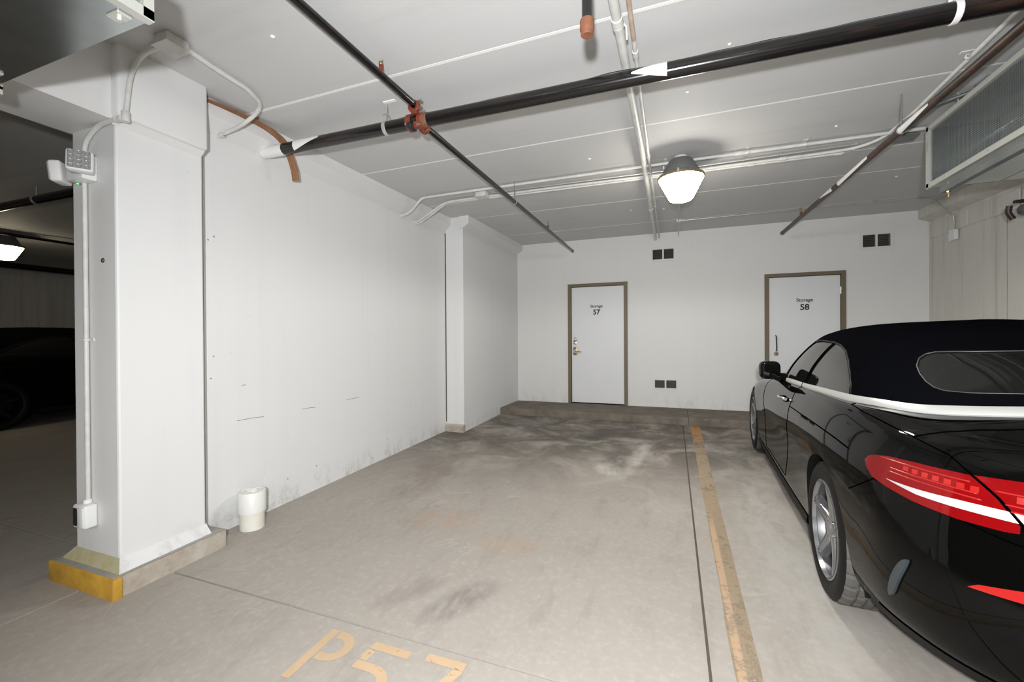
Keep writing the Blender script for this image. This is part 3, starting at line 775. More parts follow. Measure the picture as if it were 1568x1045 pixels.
conduit('looped_conduit', 'long straight white conduit down the front face of the white pillar', [(-3.05, 1.388, 2.16), (-3.05, 1.388, .34)], .0115, MAT['condpaint'])
cl_ = obj('conduit_clamp', join(box(-3.10, -3.005, 1.396, 1.404, 1.238, 1.256), ring((-3.05, 1.388, 1.247), 'z', .0115, .015, .018, 14)), MAT['condpaint'], smooth=40); tag(cl_, 'small white clamp on the pillar conduit at mid height', 'clamp')
# ---- emergency light
em = empty('emergency_light', (-3.03, PY0, 2.18)); tag(em, 'white twin head emergency light mounted high on the pillar', 'emergency light')
obj('housing', (lambda vf: vf)(rbox(-.085, .072, -.07, 0, -.065, .075, .012, 2)), MAT['plasticw'], em, smooth=40)
obj('indicator', move(lathe([(.005, 0), (.005, -.003)], 10, 'z'), (-.02, -.045, -.075)), MAT['ledgreen'], em)
def head(loc, rz, rx):
    m = Matrix.Rotation(rz, 3, 'Z') @ Matrix.Rotation(rx, 3, 'X')
    h = obj('lamp_head', move(rbox(-.054, .054, -.028, .028, -.058, .058, .014, 3), loc, m), MAT['plasticw'], em, smooth=40)
    obj('lamp_lens', move(rbox(-.045, .045, -.034, -.026, -.050, .050, .004, 1), loc, m), MAT['lens'], h)
    for i in range(3):
        for j in range(4):
            c = (-.030 + i * .030, -.0345, -.037 + j * .025)
            obj('led_cup', move(move(lathe([(.011, 0), (.009, .0), (.004, .006), (.0001, .006)], 10, 'y', close=False), c), loc, m), MAT['metal'], h, smooth=True)
head((.088, -.082, .012), 1.0, -.15)
head((-.155, -.06, -.005), -.85, .1)
# ---- outlet on the pillar
ou = empty('outlet_box', (-3.045, PY0, .275)); tag(ou, 'white weatherproof outlet box low on the front of the pillar', 'outlet')
obj('box_body', rbox(-.058, .058, -.062, 0, -.065, .065, .014, 3), MAT['plasticw'], ou, smooth=40)
obj('receptacle_plate', rbox(-.061, -.055, -.052, -.012, -.050, .050, .004, 1), MAT['ink'], ou)
obj('receptacle_face', rbox(-.042, -.006, -.066, -.06, -.048, .048, .006, 2), MAT['ink'], ou)
obj('cover', rbox(.0, .054, -.068, -.058, -.055, .055, .006, 2), MAT['plasticw'], ou, smooth=40)
obj('conduit_hub', move(lathe([(.02, 0), (.02, .025)], 14), (-.005, -.018, .06)), MAT['plasticw'], ou, smooth=40)
# ---- wood lath hung over the pipe
lp = [(-2.835, 1.88, 2.800), (-2.825, 2.05, 2.812), (-2.81, 2.20, 2.816), (-2.79, 2.33, 2.800), (-2.77, 2.43, 2.755), (-2.762, 2.49, 2.67), (-2.76, 2.53, 2.57), (-2.765, 2.55, 2.49)]
sp = smooth_path(lp, 6)
v, f = [], []
for i, q in enumerate(sp):
    d = (sp[min(i + 1, len(sp) - 1)] - sp[max(i - 1, 0)]).normalized()
    s = Vector((1, 0, 0)); s = (s - d * s.dot(d)).normalized() * .034
    n = d.cross(s).normalized() * .0025
    v += [tuple(q - s - n), tuple(q + s - n), tuple(q + s + n), tuple(q - s + n)]
    if i:
        b = 4 * (i - 1)
        f += [(b + k, b + (k + 1) % 4, b + 4 + (k + 1) % 4, b + 4 + k) for k in range(4)]
f += [(0, 1, 2, 3), tuple(len(v) - 4 + k for k in (3, 2, 1, 0))]
wd = obj('wood_lath', (v, f), MAT['wood']); tag(wd, 'thin bent brown wooden lath hanging behind the black pipe at the left wall', 'wood strip')
# ---- PVC clean-out
pv = empty('pvc_cleanout', (-2.80, 2.18, zf(2.18))); tag(pv, 'white capped PVC clean-out pipe standing on the floor by the left wall', 'pipe')
obj('pipe', lathe([(.078, 0), (.078, .14)], 32), MAT['pvcy'], pv, smooth=40)
obj('cap', lathe([(.088, .12), (.088, .258), (.084, .264), (.070, .264), (.068, .258), (.0001, .258)], 32, close=False), MAT['pvc'], pv, smooth=40)
obj('cap_lug', rbox(-.032, .032, -.018, .018, .255, .283, .004, 1), MAT['pvc'], pv)

# ---- left galvanised duct under the beam
dx0, dx1, dy0, dy1, dz0, dz1 = -4.6, -1.555, .15, .887, 2.265, 2.412
du = empty('air_duct', (-2.5, .5, dz0)); tag(du, 'flat galvanised air duct crossing under the beam at upper left', 'duct')
obj('duct_body', W(box(dx0, dx1 - .03, dy0, dy1 - .012, dz0 + .006, dz1), du), MAT['galv'], du)
obj('duct_section', W(box(-2.55, dx1 - .03, dy0, dy1 - .006, dz0, dz1), du), MAT['galv'], du)
fl_ = join(box(dx1 - .03, dx1, dy0, dy1, dz0 - .004, dz0 + .03), box(dx1 - .03, dx1, dy0, dy1, dz1 - .03, dz1), box(dx1 - .03, dx1, dy1 - .03, dy1, dz0, dz1), box(dx1 - .03, dx1, dy0, dy0 + .03, dz0, dz1))
obj('end_flange', W(fl_, du), MAT['flange'], du)
obj('end_panel', W(box(dx1 - .028, dx1 - .018, dy0, dy1, dz0, dz1), du), MAT['galv'], du)
obj('joint_flange', W(join(box(-2.585, -2.55, dy0 - .02, dy1 + .018, dz0 - .02, dz0 + .012), box(-2.585, -2.55, dy1 - .012, dy1 + .018, dz0, dz1)), du), MAT['flange'], du)
for x in (-1.63, -2.42):
    obj('hanger_tab', W(join(rbox(x - .03, x + .03, dy1 - .075, dy1 - .035, dz0 - .008, dz0 + .002, .003, 1), nut((x, dy1 - .055, dz0 - .012), 'z', .009, .008)), du), MAT['flange'], du)
# ---- right return-air duct with mesh front
rx0, rx1, ry0, ry1, rz0, rz1 = 1.80, 2.42, -1.5, 4.10, 2.345, 2.795
rd = empty('return_air_duct', (2.1, 2, rz0)); tag(rd, 'galvanised return air duct with wire mesh front hanging above the car', 'duct')
G = .006
obj('duct_top', W(box(rx0 + .01, rx1, ry0, ry1, rz1 - G, rz1), rd), MAT['galvd'], rd)
obj('duct_bottom', W(join(box(rx0 + .01, rx1, ry0, ry1, rz0, rz0 + G)), rd), MAT['galv'], rd)
obj('duct_back', W(box(2.20, 2.206, ry0, ry1, rz0, rz1), rd), MAT['galvd'], rd)
for zz in (2.47, 2.60, 2.70):
    obj('back_rib', W(box(2.185, 2.20, ry0, ry1 - .02, zz, zz + .012), rd), MAT['galv'], rd)
obj('duct_end', W(box(rx0 + .01, rx1, ry1 - G, ry1, rz0, rz1), rd), MAT['galv'], rd)
obj('end_liner', W(box(rx0 + .02, 2.2, ry1 - .02, ry1 - .008, rz0 + .02, rz1 - .02), rd), MAT['galv'], rd)
fw = .030
fr = obj('mesh_frame', W(join(box(rx0 - .012, rx0 + .012, ry0, ry1, rz0 - .008, rz0 + fw), box(rx0 - .012, rx0 + .012, ry0, ry1, rz1 - fw, rz1 + .004), box(rx0 - .012, rx0 + .012, ry1 - fw, ry1 + .004, rz0, rz1), box(rx0 - .012, rx0 + .012, ry0, ry0 + fw, rz0, rz1)), rd), MAT['flange'], rd)
for k in range(9):
    for zz in (rz0 + .012, rz1 - .014):
        obj('screw', W(move(lathe([(.005, 0), (.004, -.003), (.0001, -.004)], 8, 'x', close=False), (rx0 - .012, ry1 - .25 - k * .42, zz)), rd), MAT['metal'], fr, smooth=True)
v, f = [], []
sp_ = .0135
yy = ry1 - fw
def wirebox(x0, x1, y0, y1, z0, z1):
    k = len(v); b = box(x0, x1, y0, y1, z0, z1)
    v.extend(b[0]); f.extend([tuple(i + k for i in q) for q in b[1]])
while yy > 1.2:
    wirebox(rx0 + .003, rx0 + .0045, yy - .0013, yy + .0013, rz0 + .02, rz1 - .02); yy -= sp_
zz = rz0 + fw
while zz < rz1 - fw:
    wirebox(rx0 + .0015, rx0 + .003, 1.2, ry1 - .02, zz - .0013, zz + .0013); zz += sp_
wm = obj('wire_mesh', W((v, f), rd), MAT['wire'], rd); wm['kind'] = 'stuff'
for y in (3.74, 1.6):
    obj('hanger_rod', W(tube([(rx0 + .0, y, rz1 - .01), (rx0 + .0, y, zc(y))], .006, 8), rd), MAT['conduit'], rd)
ut = empty('strut_channel', (1.84, 2, 2.29)); tag(ut, 'steel strut channel slung under the return air duct', 'strut')
obj('channel', W(join(box(1.82, 1.862, -1.5, 4.0, 2.272, 2.276), box(1.82, 1.824, -1.5, 4.0, 2.276, 2.312), box(1.858, 1.862, -1.5, 4.0, 2.276, 2.312)), ut), MAT['galvd'], ut)
obj('channel_shadow_gap', W(box(1.826, 1.856, -1.5, 3.98, 2.277, 2.30), ut), MAT['ink'], ut)
obj('bolt', W(join(tube([(1.84, 3.93, 2.334), (1.84, 3.93, 2.225)], .005, 8), nut((1.84, 3.93, 2.262), 'z', .012, .012)), ut), MAT['brass'], ut)
# bracketed electrical boxes above the duct
for (x, y, lb) in ((1.75, 4.33, 'grey metal junction box on the ceiling at the far end of the mesh duct'), (1.90, 3.60, 'grey metal junction box on the ceiling above the mesh duct')):
    b = empty('junction_box', (x, y, zc(y))); tag(b, lb, 'junction box', 'grey ceiling boxes')
    obj('box_body', rbox(-.06, .06, -.06, .06, -.05, 0, .005), MAT['galv'], b, smooth=40)
    obj('cover_plate', prism([(-.085, -.08), (.07, -.08), (.085, -.03), (.085, .07), (-.085, .08)], 'z', -.058, -.05), MAT['galvd'], b)
conduit('flexible_conduit', 'grey flexible conduit snaking between the two metal ceiling boxes', smooth_path([(1.72, 4.27, zc(4.27) - .055), (1.62, 4.15, zc(4.1) - .07), (1.60, 3.95, zc(3.9) - .06), (1.70, 3.75, zc(3.7) - .055), (1.84, 3.62, zc(3.6) - .05)], 6), .012, MAT['galvd'])
conduit('flexible_conduit', 'bent steel conduit from the metal ceiling box into the mesh duct', [(1.93, 3.60, zc(3.6) - .03), (1.99, 3.44, zc(3.44) - .03), (2.0, 3.42, rz1 + .002)], .011, MAT['conduit'], fil=.03)
# wall pipe at far right
wp_ = empty('wall_pipe', (2.86, 5.02, 2.37)); tag(wp_, 'grey pipe slung from a rod near the bare right wall', 'pipe')
obj('pipe', tube([(.06, .12, -.02), (.06, -3.2, -.05)], .05, 20), MAT['galvd'], wp_, smooth=50)
obj('bracket', rbox(-.05, .25, .02, .06, .03, .055, .004, 1), MAT['ink'], wp_)
obj('rod', tube([(.02, .04, .04), (.02, .04, zc(5.06) - 2.37)], .006, 8), MAT['conduit'], wp_)
obj('elbow', tube(smooth_path([(-.03, .13, .03), (-.03, .14, -.03), (.0, .14, -.09)], 6), .022, 10), MAT['rustpipe'], wp_, smooth=50)
# ---- pipes in the dark bay
for (x, z, r, lb) in ((-9.0, 2.78, .022, 'dark pipe under the ceiling of the bay beyond the pillar'), (-12.0, 2.70, .06, 'thick black pipe along the far wall of the dark bay')):
    o = empty('overhead_pipe', (x, 2, z)); tag(o, lb, 'pipe', 'pipes in the dark bay')
    obj('pipe', tube([(0, -9, 0), (0, 5.3, .03)], r, 14), MAT['blackpipe'], o, smooth=50)
    obj('hanger_rod', tube([(0, 1.6, 0), (0, 1.6, zc(3.6) - z)], .006, 8), MAT['conduit'], o)
hr = empty('pipe_hanger', (-6.15, YM, zm(-6.15))); tag(hr, 'tall rod hanger on the thick sprinkler pipe in the dark bay', 'hanger')
obj('ring', ring((0, 0, 0), 'x', .0425, .048, .03), MAT['conduit'], hr, smooth=40)
obj('rod', tube([(0, 0, .045), (0, 0, zc(YM) - zm(-6.15))], .007, 8), MAT['conduit'], hr)


# ================================================================== BLACK CONVERTIBLE
# surface nets of the car: a = half width, y forward from the rear axle, z up
BODY=[ # stations front centre -> rear centre ; rows bottom -> belt
 [(0,3.58,.18),(0,3.66,.26),(0,3.70,.40),(0,3.71,.55),(0,3.70,.66),(0,3.64,.74),(0,3.50,.80),(0,3.10,.88),(0,2.60,.935),(0,2.12,.965)],
 [(.42,3.50,.18),(.43,3.58,.26),(.44,3.62,.40),(.45,3.63,.55),(.45,3.62,.66),(.45,3.56,.745),(.44,3.42,.80),(.43,3.05,.875),(.43,2.60,.93),(.43,2.10,.96)],
 [(.66,3.36,.18),(.69,3.44,.26),(.71,3.48,.40),(.72,3.49,.55),(.71,3.47,.66),(.69,3.40,.74),(.67,3.25,.79),(.64,2.95,.85),(.63,2.55,.91),(.63,2.06,.95)],
 [(.80,3.16,.18),(.84,3.20,.26),(.865,3.22,.40),(.872,3.22,.55),(.86,3.20,.66),(.83,3.14,.735),(.80,3.02,.785),(.76,2.80,.835),(.73,2.48,.89),(.73,2.00,.935)],
 [(.86,2.873,.18),(.90,2.873,.26),(.918,2.873,.40),(.925,2.873,.55),(.915,2.86,.66),(.885,2.80,.74),(.855,2.70,.79),(.82,2.50,.83),(.79,2.25,.87),(.775,1.93,.915)],
 [(.87,2.30,.165),(.895,2.30,.22),(.905,2.30,.38),(.912,2.30,.54),(.914,2.29,.66),(.895,2.26,.755),(.870,2.20,.815),(.845,2.10,.86),(.82,1.98,.89),(.80,1.84,.905)],
 [(.87,1.90,.16),(.895,1.90,.22),(.900,1.90,.38),(.905,1.90,.54),(.913,1.90,.66),(.895,1.89,.77),(.870,1.86,.84),(.850,1.83,.88),(.82,1.78,.904),(.80,1.72,.912)],
 [(.87,1.40,.165),(.895,1.40,.22),(.897,1.40,.38),(.903,1.40,.54),(.916,1.40,.665),(.902,1.40,.78),(.880,1.40,.85),(.858,1.40,.895),(.83,1.40,.918),(.80,1.40,.928)],
 [(.87,.90,.17),(.895,.90,.225),(.898,.90,.38),(.906,.90,.54),(.918,.90,.675),(.908,.90,.79),(.887,.90,.865),(.863,.90,.917),(.833,.90,.943),(.80,.90,.951)],
 [(.87,.45,.18),(.895,.45,.235),(.905,.45,.39),(.918,.45,.55),(.926,.45,.685),(.916,.45,.795),(.896,.45,.875),(.868,.45,.935),(.836,.45,.965),(.80,.45,.975)],
 [(.87,.0,.20),(.905,0,.26),(.922,.0,.40),(.931,.0,.56),(.930,0,.69),(.917,.0,.80),(.895,.0,.885),(.865,.0,.95),(.83,.0,.985),(.79,.0,.995)],
 [(.85,-.40,.245),(.885,-.40,.31),(.905,-.41,.43),(.912,-.41,.56),(.910,-.40,.68),(.896,-.40,.79),(.872,-.39,.88),(.838,-.36,.955),(.795,-.30,1.0),(.745,-.23,1.013)],
 [(.80,-.64,.255),(.84,-.66,.32),(.865,-.68,.44),(.872,-.69,.56),(.866,-.68,.67),(.85,-.665,.78),(.828,-.645,.885),(.795,-.595,.965),(.745,-.49,1.005),(.688,-.385,1.017)],
 [(.69,-.83,.255),(.73,-.86,.32),(.755,-.89,.44),(.762,-.90,.56),(.757,-.885,.66),(.742,-.865,.77),(.722,-.84,.89),(.692,-.785,.975),(.65,-.64,1.01),(.60,-.485,1.029)],
 [(.50,-.96,.25),(.53,-1.00,.32),(.55,-1.035,.44),(.555,-1.045,.56),(.552,-1.025,.655),(.543,-.99,.75),(.53,-.965,.885),(.51,-.91,.985),(.48,-.74,1.025),(.44,-.57,1.05)],
 [(.26,-1.02,.25),(.27,-1.06,.32),(.28,-1.095,.44),(.28,-1.105,.56),(.28,-1.08,.65),(.275,-1.035,.74),(.27,-1.01,.885),(.26,-.955,.995),(.245,-.78,1.04),(.225,-.60,1.07)],
 [(0,-1.035,.25),(0,-1.075,.32),(0,-1.108,.44),(0,-1.118,.56),(0,-1.09,.65),(0,-1.045,.74),(0,-1.02,.885),(0,-.965,1.0),(0,-.79,1.047),(0,-.61,1.077)],
]
TOP=[ # greenhouse: stations cowl centre -> rear centre, rows belt -> ridge
 [(0,2.12,.965),(0,1.82,1.13),(0,1.55,1.27),(0,1.30,1.345),(0,1.06,1.385),(0,.85,1.395)],
 [(.43,2.10,.96),(.42,1.80,1.12),(.40,1.53,1.265),(.37,1.29,1.343),(.28,1.05,1.382),(0,.82,1.396)],
 [(.70,2.00,.935),(.665,1.72,1.10),(.605,1.47,1.245),(.545,1.28,1.325),(.36,1.04,1.378),(0,.78,1.397)],
 [(.785,1.86,.91),(.735,1.65,1.080),(.652,1.42,1.243),(.572,1.22,1.325),(.38,.98,1.378),(0,.74,1.398)],
 [(.80,1.40,.931),(.752,1.36,1.090),(.664,1.22,1.248),(.577,1.06,1.329),(.39,.87,1.378),(0,.70,1.398)],
 [(.80,.95,.952),(.752,.90,1.10),(.668,.84,1.245),(.58,.77,1.325),(.39,.70,1.375),(0,.63,1.397)],
 [(.80,.50,.976),(.752,.50,1.11),(.668,.50,1.243),(.575,.49,1.32),(.385,.49,1.37),(0,.50,1.394)],
 [(.79,.10,.996),(.742,.14,1.115),(.655,.20,1.232),(.56,.25,1.308),(.37,.32,1.363),(0,.40,1.39)],
 [(.755,-.18,1.014),(.70,-.10,1.115),(.61,.01,1.222),(.515,.11,1.296),(.34,.23,1.355),(0,.34,1.386)],
 [(.69,-.36,1.02),(.63,-.26,1.112),(.545,-.12,1.215),(.455,.01,1.287),(.30,.16,1.35),(0,.29,1.382)],
 [(.60,-.46,1.032),(.54,-.35,1.118),(.46,-.20,1.214),(.38,-.06,1.283),(.24,.11,1.346),(0,.26,1.379)],
 [(.44,-.545,1.053),(.395,-.42,1.13),(.33,-.26,1.218),(.27,-.10,1.283),(.17,.08,1.344),(0,.24,1.377)],
 [(.225,-.58,1.073),(.20,-.45,1.14),(.17,-.28,1.222),(.14,-.12,1.284),(.09,.06,1.343),(0,.23,1.376)],
 [(0,-.59,1.08),(0,-.455,1.143),(0,-.285,1.224),(0,-.125,1.285),(0,.055,1.343),(0,.225,1.376)],
]

def _cr(a, b, c, d, t):
    t2 = t * t; t3 = t2 * t
    return [.5 * (2 * q + (r - p) * t + (2 * p - 5 * q + 4 * r - s) * t2 + (3 * q - p - 3 * r + s) * t3) for p, q, r, s in zip(a, b, c, d)]
def surf(net, u, v):
    n = len(net) - 1; m = len(net[0]) - 1
    i = max(0, min(int(math.floor(u)), n - 1)); j = max(0, min(int(math.floor(v)), m - 1))
    s, t = u - i, v - j
    def row(st):
        P = net[st]
        p1, p2 = P[j], P[j + 1]
        p0 = P[j - 1] if j else [2 * a - b for a, b in zip(p1, p2)]
        p3 = P[j + 2] if j + 2 <= m else [2 * a - b for a, b in zip(p2, p1)]
        return _cr(p0, p1, p2, p3, t)
    def g(k):
        if k < 0: q = row(-k); return [-q[0], q[1], q[2]]
        if k > n: q = row(2 * n - k); return [-q[0], q[1], q[2]]
        return row(k)
    return _cr(g(i - 1), g(i), g(i + 1), g(i + 2), s)
def nrm(net, u, v):
    e = .02
    n, m = len(net) - 1, len(net[0]) - 1
    a = Vector(surf(net, min(u + e, n), v)) - Vector(surf(net, max(u - e, 0), v))
    b = Vector(surf(net, u, min(v + e, m))) - Vector(surf(net, u, max(v - e, 0)))
    c = b.cross(a)
    p = Vector(surf(net, u, v))
    if u < .05 or u > n - .05: c.x = 0
    c.normalize()
    out = Vector((p.x, (p.y - 1.0) * .3, p.z - .6))
    return c if c.dot(out) >= 0 else -c
def inv(net, y, z, u, v):
    """(u,v) of the side point with these y,z"""
    for _ in range(25):
        p = surf(net, u, v)
        ey, ez = y - p[1], z - p[2]
        if abs(ey) + abs(ez) < 1e-5: break
        h = 1e-3
        pu, pv = surf(net, u + h, v), surf(net, u, v + h)
        a, b, c, d = (pu[1] - p[1]) / h, (pv[1] - p[1]) / h, (pu[2] - p[2]) / h, (pv[2] - p[2]) / h
        det = a * d - b * c
        if abs(det) < 1e-9: break
        u += max(-.5, min(.5, (ey * d - b * ez) / det)); v += max(-.5, min(.5, (a * ez - c * ey) / det))
    return u, v
def dens(poly, step, closed=True):
    out = []
    n = len(poly)
    for i in range(n if closed else n - 1):
        a, b = poly[i], poly[(i + 1) % n]
        k = max(1, int(math.hypot((b[0] - a[0]) * 3, b[1] - a[1]) / step))
        out += [(a[0] + (b[0] - a[0]) * t / k, a[1] + (b[1] - a[1]) * t / k) for t in range(k)]
    if not closed: out.append(poly[-1])
    return out
def rnd(poly, n=3, it=2):
    """Chaikin corner rounding of a closed polygon"""
    for _ in range(it):
        q = []
        for i in range(len(poly)):
            a, b = poly[i], poly[(i + 1) % len(poly)]
            q += [(a[0] * .75 + b[0] * .25, a[1] * .75 + b[1] * .25), (a[0] * .25 + b[0] * .75, a[1] * .25 + b[1] * .75)]
        poly = q
    return poly
def inside(p, poly):
    x, y = p; r = False
    j = len(poly) - 1
    for i in range(len(poly)):
        xi, yi = poly[i]; xj, yj = poly[j]
        if (yi > y) != (yj > y) and x < (xj - xi) * (y - yi) / (yj - yi) + xi: r = not r
        j = i
    return r
def segdist(p, a, b):
    ax, ay, bx, by = a[0] * 3, a[1], b[0] * 3, b[1]; px_, py_ = p[0] * 3, p[1]
    dx, dy = bx - ax, by - ay
    L = dx * dx + dy * dy
    t = 0 if L == 0 else max(0, min(1, ((px_ - ax) * dx + (py_ - ay) * dy) / L))
    return math.hypot(px_ - ax - t * dx, py_ - ay - t * dy)
def mesh_uv(net, regions, du, dv, urng=None, vrng=None):
    """triangulate the (u,v) domain with every region outline as a constraint; returns {region: tris} and uv points"""
    n, m = len(net) - 1, len(net[0]) - 1
    u0, u1 = urng or (0, n); v0, v1 = vrng or (0, m)
    pts, edges = [], []
    def clampp(p): return (max(u0, min(u1, p[0])), max(v0, min(v1, p[1])))
    segs = []
    for _, poly in regions:
        q = [clampp(p) for p in dens(poly, dv * .8)]
        q = [p for i, p in enumerate(q) if p != q[i - 1]]
        k = len(pts)
        pts += q
        for i in range(len(q)):
            edges.append((k + i, k + (i + 1) % len(q))); segs.append((q[i], q[(i + 1) % len(q)]))
    nu, nv = int(round((u1 - u0) / du)), int(round((v1 - v0) / dv))
    cells = {}
    for s in segs:
        cells.setdefault((int(s[0][0] / (2 * du)), int(s[0][1] / (2 * dv))), []).append(s)
    for i in range(nu + 1):
        for j in range(nv + 1):
            p = (u0 + (u1 - u0) * i / nu, v0 + (v1 - v0) * j / nv)
            ci, cj = int(p[0] / (2 * du)), int(p[1] / (2 * dv))
            near = False
            for a in (-1, 0, 1):
                for b in (-1, 0, 1):
                    for s in cells.get((ci + a, cj + b), ()):
                        if segdist(p, *s) < dv * .35: near = True; break
                    if near: break
                if near: break
            if near and 0 < i < nu and 0 < j < nv: continue
            pts.append(p)
    res = delaunay_2d_cdt([Vector((p[0] * 3, p[1])) for p in pts], edges, [], 0, 1e-5)
    P = [(q[0] / 3, q[1]) for q in res[0]]
    out = {name: [] for name, _ in regions}; out['rest'] = []
    for t in res[2]:
        c = (sum(P[i][0] for i in t) / 3, sum(P[i][1] for i in t) / 3)
        for name, poly in regions:
            if inside(c, poly): out[name].append(tuple(t)); break
        else: out['rest'].append(tuple(t))
    return P, out
def skin(net, P, tris, off=0.0, sides=(-1, 1), skirt=0.0):
    """3D surface of a (u,v) triangle set on one or both sides of the car -> verts, faces, normals"""
    used = sorted({i for t in tris for i in t})
    idx = {k: i for i, k in enumerate(used)}
    pos = [Vector(surf(net, *P[k])) for k in used]
    nor = [nrm(net, *P[k]) for k in used]
    V, F_, N = [], [], []
    for s in sides:
        k0 = len(V)
        for p, n in zip(pos, nor):
            q = p + n * off
            V.append((s * q.x, q.y, q.z)); N.append((s * n.x, n.y, n.z))
        cnt = {}
        for t in tris:
            a, b, c = (idx[i] for i in t)
            A, B, C_ = (Vector(V[k0 + i]) for i in (a, b, c))
            g = (B - A).cross(C_ - A)
            if g.dot(Vector(N[k0 + a]) + Vector(N[k0 + b]) + Vector(N[k0 + c])) < 0: a, b = b, a
            F_.append((k0 + a, k0 + b, k0 + c))
            for e in ((a, b), (b, c), (c, a)): cnt[e] = cnt.get(e, 0) + 1
        if skirt:
            ring_ = {}
            for (a, b) in list(cnt):
                if (b, a) in cnt: continue
                for i in (a, b):
                    if i not in ring_:
                        q = pos[i] + nor[i] * (off - skirt)
                        ring_[i] = len(V)
                        V.append((s * q.x, q.y, q.z)); N.append((s * nor[i].x, nor[i].y, nor[i].z))
                F_.append((k0 + b, k0 + a, ring_[a], ring_[b]))
    return V, F_, N
CM = {}
CM['paint'] = pbr('black_car_paint', (.0016, .0016, .0015), .035, spec=.17)
CM['fabric'] = pbr('soft_top_fabric', (.0036, .0038, .0050), .9, bump=.2, bscale=900, spec=.0)
CM['glass'] = pbr('tinted_glass', (.006, .006, .006), .02, spec=.6)
CM['rglass'] = pbr('tinted_rear_glass', (.009, .009, .008), .06, spec=.45)
CM['chrome'] = pbr('satin_aluminium', (.60, .595, .57), .42, .35)
CM['bright'] = pbr('bright_chrome', (.80, .80, .80), .08, 1.0)
CM['rubber'] = pbr('tyre_rubber', (.006, .006, .006), .6, spec=.25)
CM['tread'] = pbr('tyre_tread', (.085, .08, .072), .8)
CM['rim'] = pbr('alloy_rim', (.34, .345, .355), .25, .85, coat=.3)
CM['rimd'] = pbr('rim_barrel', (.13, .13, .135), .4, .8)
CM['disc'] = pbr('brake_disc', (.35, .34, .33), .35, .9)
CM['red'] = pbr('red_lens', (.17, .0022, .0032), .07, spec=.3)
CM['redl'] = pbr('red_lens_bright', (.33, .014, .012), .15)
CM['white'] = pbr('clear_lamp_bar', (.46, .43, .43), .15)
CM['trim'] = pbr('black_trim', (.005, .005, .005), .55, spec=.2)
CM['vent'] = pbr('bumper_fin', (.05, .06, .07), .35, .3)
CM['gap'] = pbr('shut_line', (.0008, .0008, .0008), .8, spec=.0)
CM['plate'] = pbr('blank_plate', (.55, .55, .55), .5)
CM['lampglass'] = pbr('headlamp_glass', (.30, .32, .34), .08, .3, coat=.6)

car = empty('convertible_car')
tag(car, 'black soft top convertible car parked on the right with its tail to the camera', 'car')
BN, TN = len(BODY) - 1, len(TOP) - 1

# -- outlines in (u,v) on the lower body
def arch(yc, zc_, r):
    pts = []
    for k in range(41):
        a = math.radians(-35 + 250 * k / 40)
        y, z = yc + r * math.cos(a), zc_ + r * math.sin(a)
        if z < .16: continue
        u0_ = 10.0 if yc < 1 else 4.0
        pts.append(inv(BODY, y, z, u0_ - (y - yc) * 2.2, max(.3, (z - .2) * 7.5)))
    return pts
A_R = arch(0.0, .335, .372)
A_F = arch(2.873, .335, .368)
def close_arch(A):
    return A + [(A[-1][0], -.5), (A[0][0], -.5)]
door = [inv(BODY, 1.93, .905, 5.9, 8.8), (5.95, 8.99), (7.80, 8.99), (7.80, 8.75), (7.95, 6.67), inv(BODY, .915, .825, 8, 5.4), inv(BODY, .925, .70, 8, 4.3), inv(BODY, .96, .55, 8, 3), inv(BODY, 1.04, .38, 7.6, 2), inv(BODY, 1.10, .26, 7.5, 1.2), inv(BODY, 2.02, .255, 5.7, 1.2), inv(BODY, 2.05, .60, 5.6, 3.5)]
trunk = [(12.11, 7.00), (12.68, 7.63), (13.17, 8.01), (13.71, 8.22), (14.6, 8.40), (16, 8.45), (16, 4.75), (14.3, 4.70), (13.60, 4.78), (13.48, 5.24), (13.27, 5.68), (12.98, 6.13), (12.69, 6.59)]
bumper = [inv(BODY, -.335, .60, 10.6, 3.3), (10.95, 3.97), (11.51, 4.93), (11.77, 4.94), (12.32, 4.89), (12.91, 4.92), (13.33, 4.80), (14.3, 4.62), (16, 4.68), (16, 0), (10.9, 0), inv(BODY, -.41, .26, 11, .4)]
hood = [(0, 6.0), (1, 6.1), (2, 6.35), (2.8, 6.9), (3.3, 7.6), (4.0, 8.35), (4.6, 8.9), (4.7, 9), (0, 9)]
fbump = [(0, 0), (0, 5.7), (1, 5.5), (2, 5.0), (2.7, 4.4), inv(BODY, 3.20, .60, 3.2, 3.3), inv(BODY, 3.245, .30, 3.1, 1), (3.0, 0)]
regs = [('arch', close_arch(A_R)), ('arch2', close_arch(A_F)), ('door', door), ('trunk', trunk), ('bumper', bumper), ('hood', hood), ('fbump', fbump)]
P_, T_ = mesh_uv(BODY, regs, .1, .16)
def cpart(name, vfn, mat, parent=None):
    return obj(name, (vfn[0], vfn[1]), mat, parent or car, smooth=True, normals=vfn[2])
cpart('body_shell', skin(BODY, P_, T_['rest']), CM['paint'])
cpart('trunk_lid', skin(BODY, P_, T_['trunk']), CM['paint'])
cpart('rear_bumper', skin(BODY, P_, T_['bumper']), CM['paint'])
cpart('hood', skin(BODY, P_, T_['hood']), CM['paint'])
cpart('front_bumper', skin(BODY, P_, T_['fbump']), CM['paint'])
doors = {}
for s in (-1, 1):
    doors[s] = cpart('door', skin(BODY, P_, T_['door'], sides=(s,)), CM['paint'])
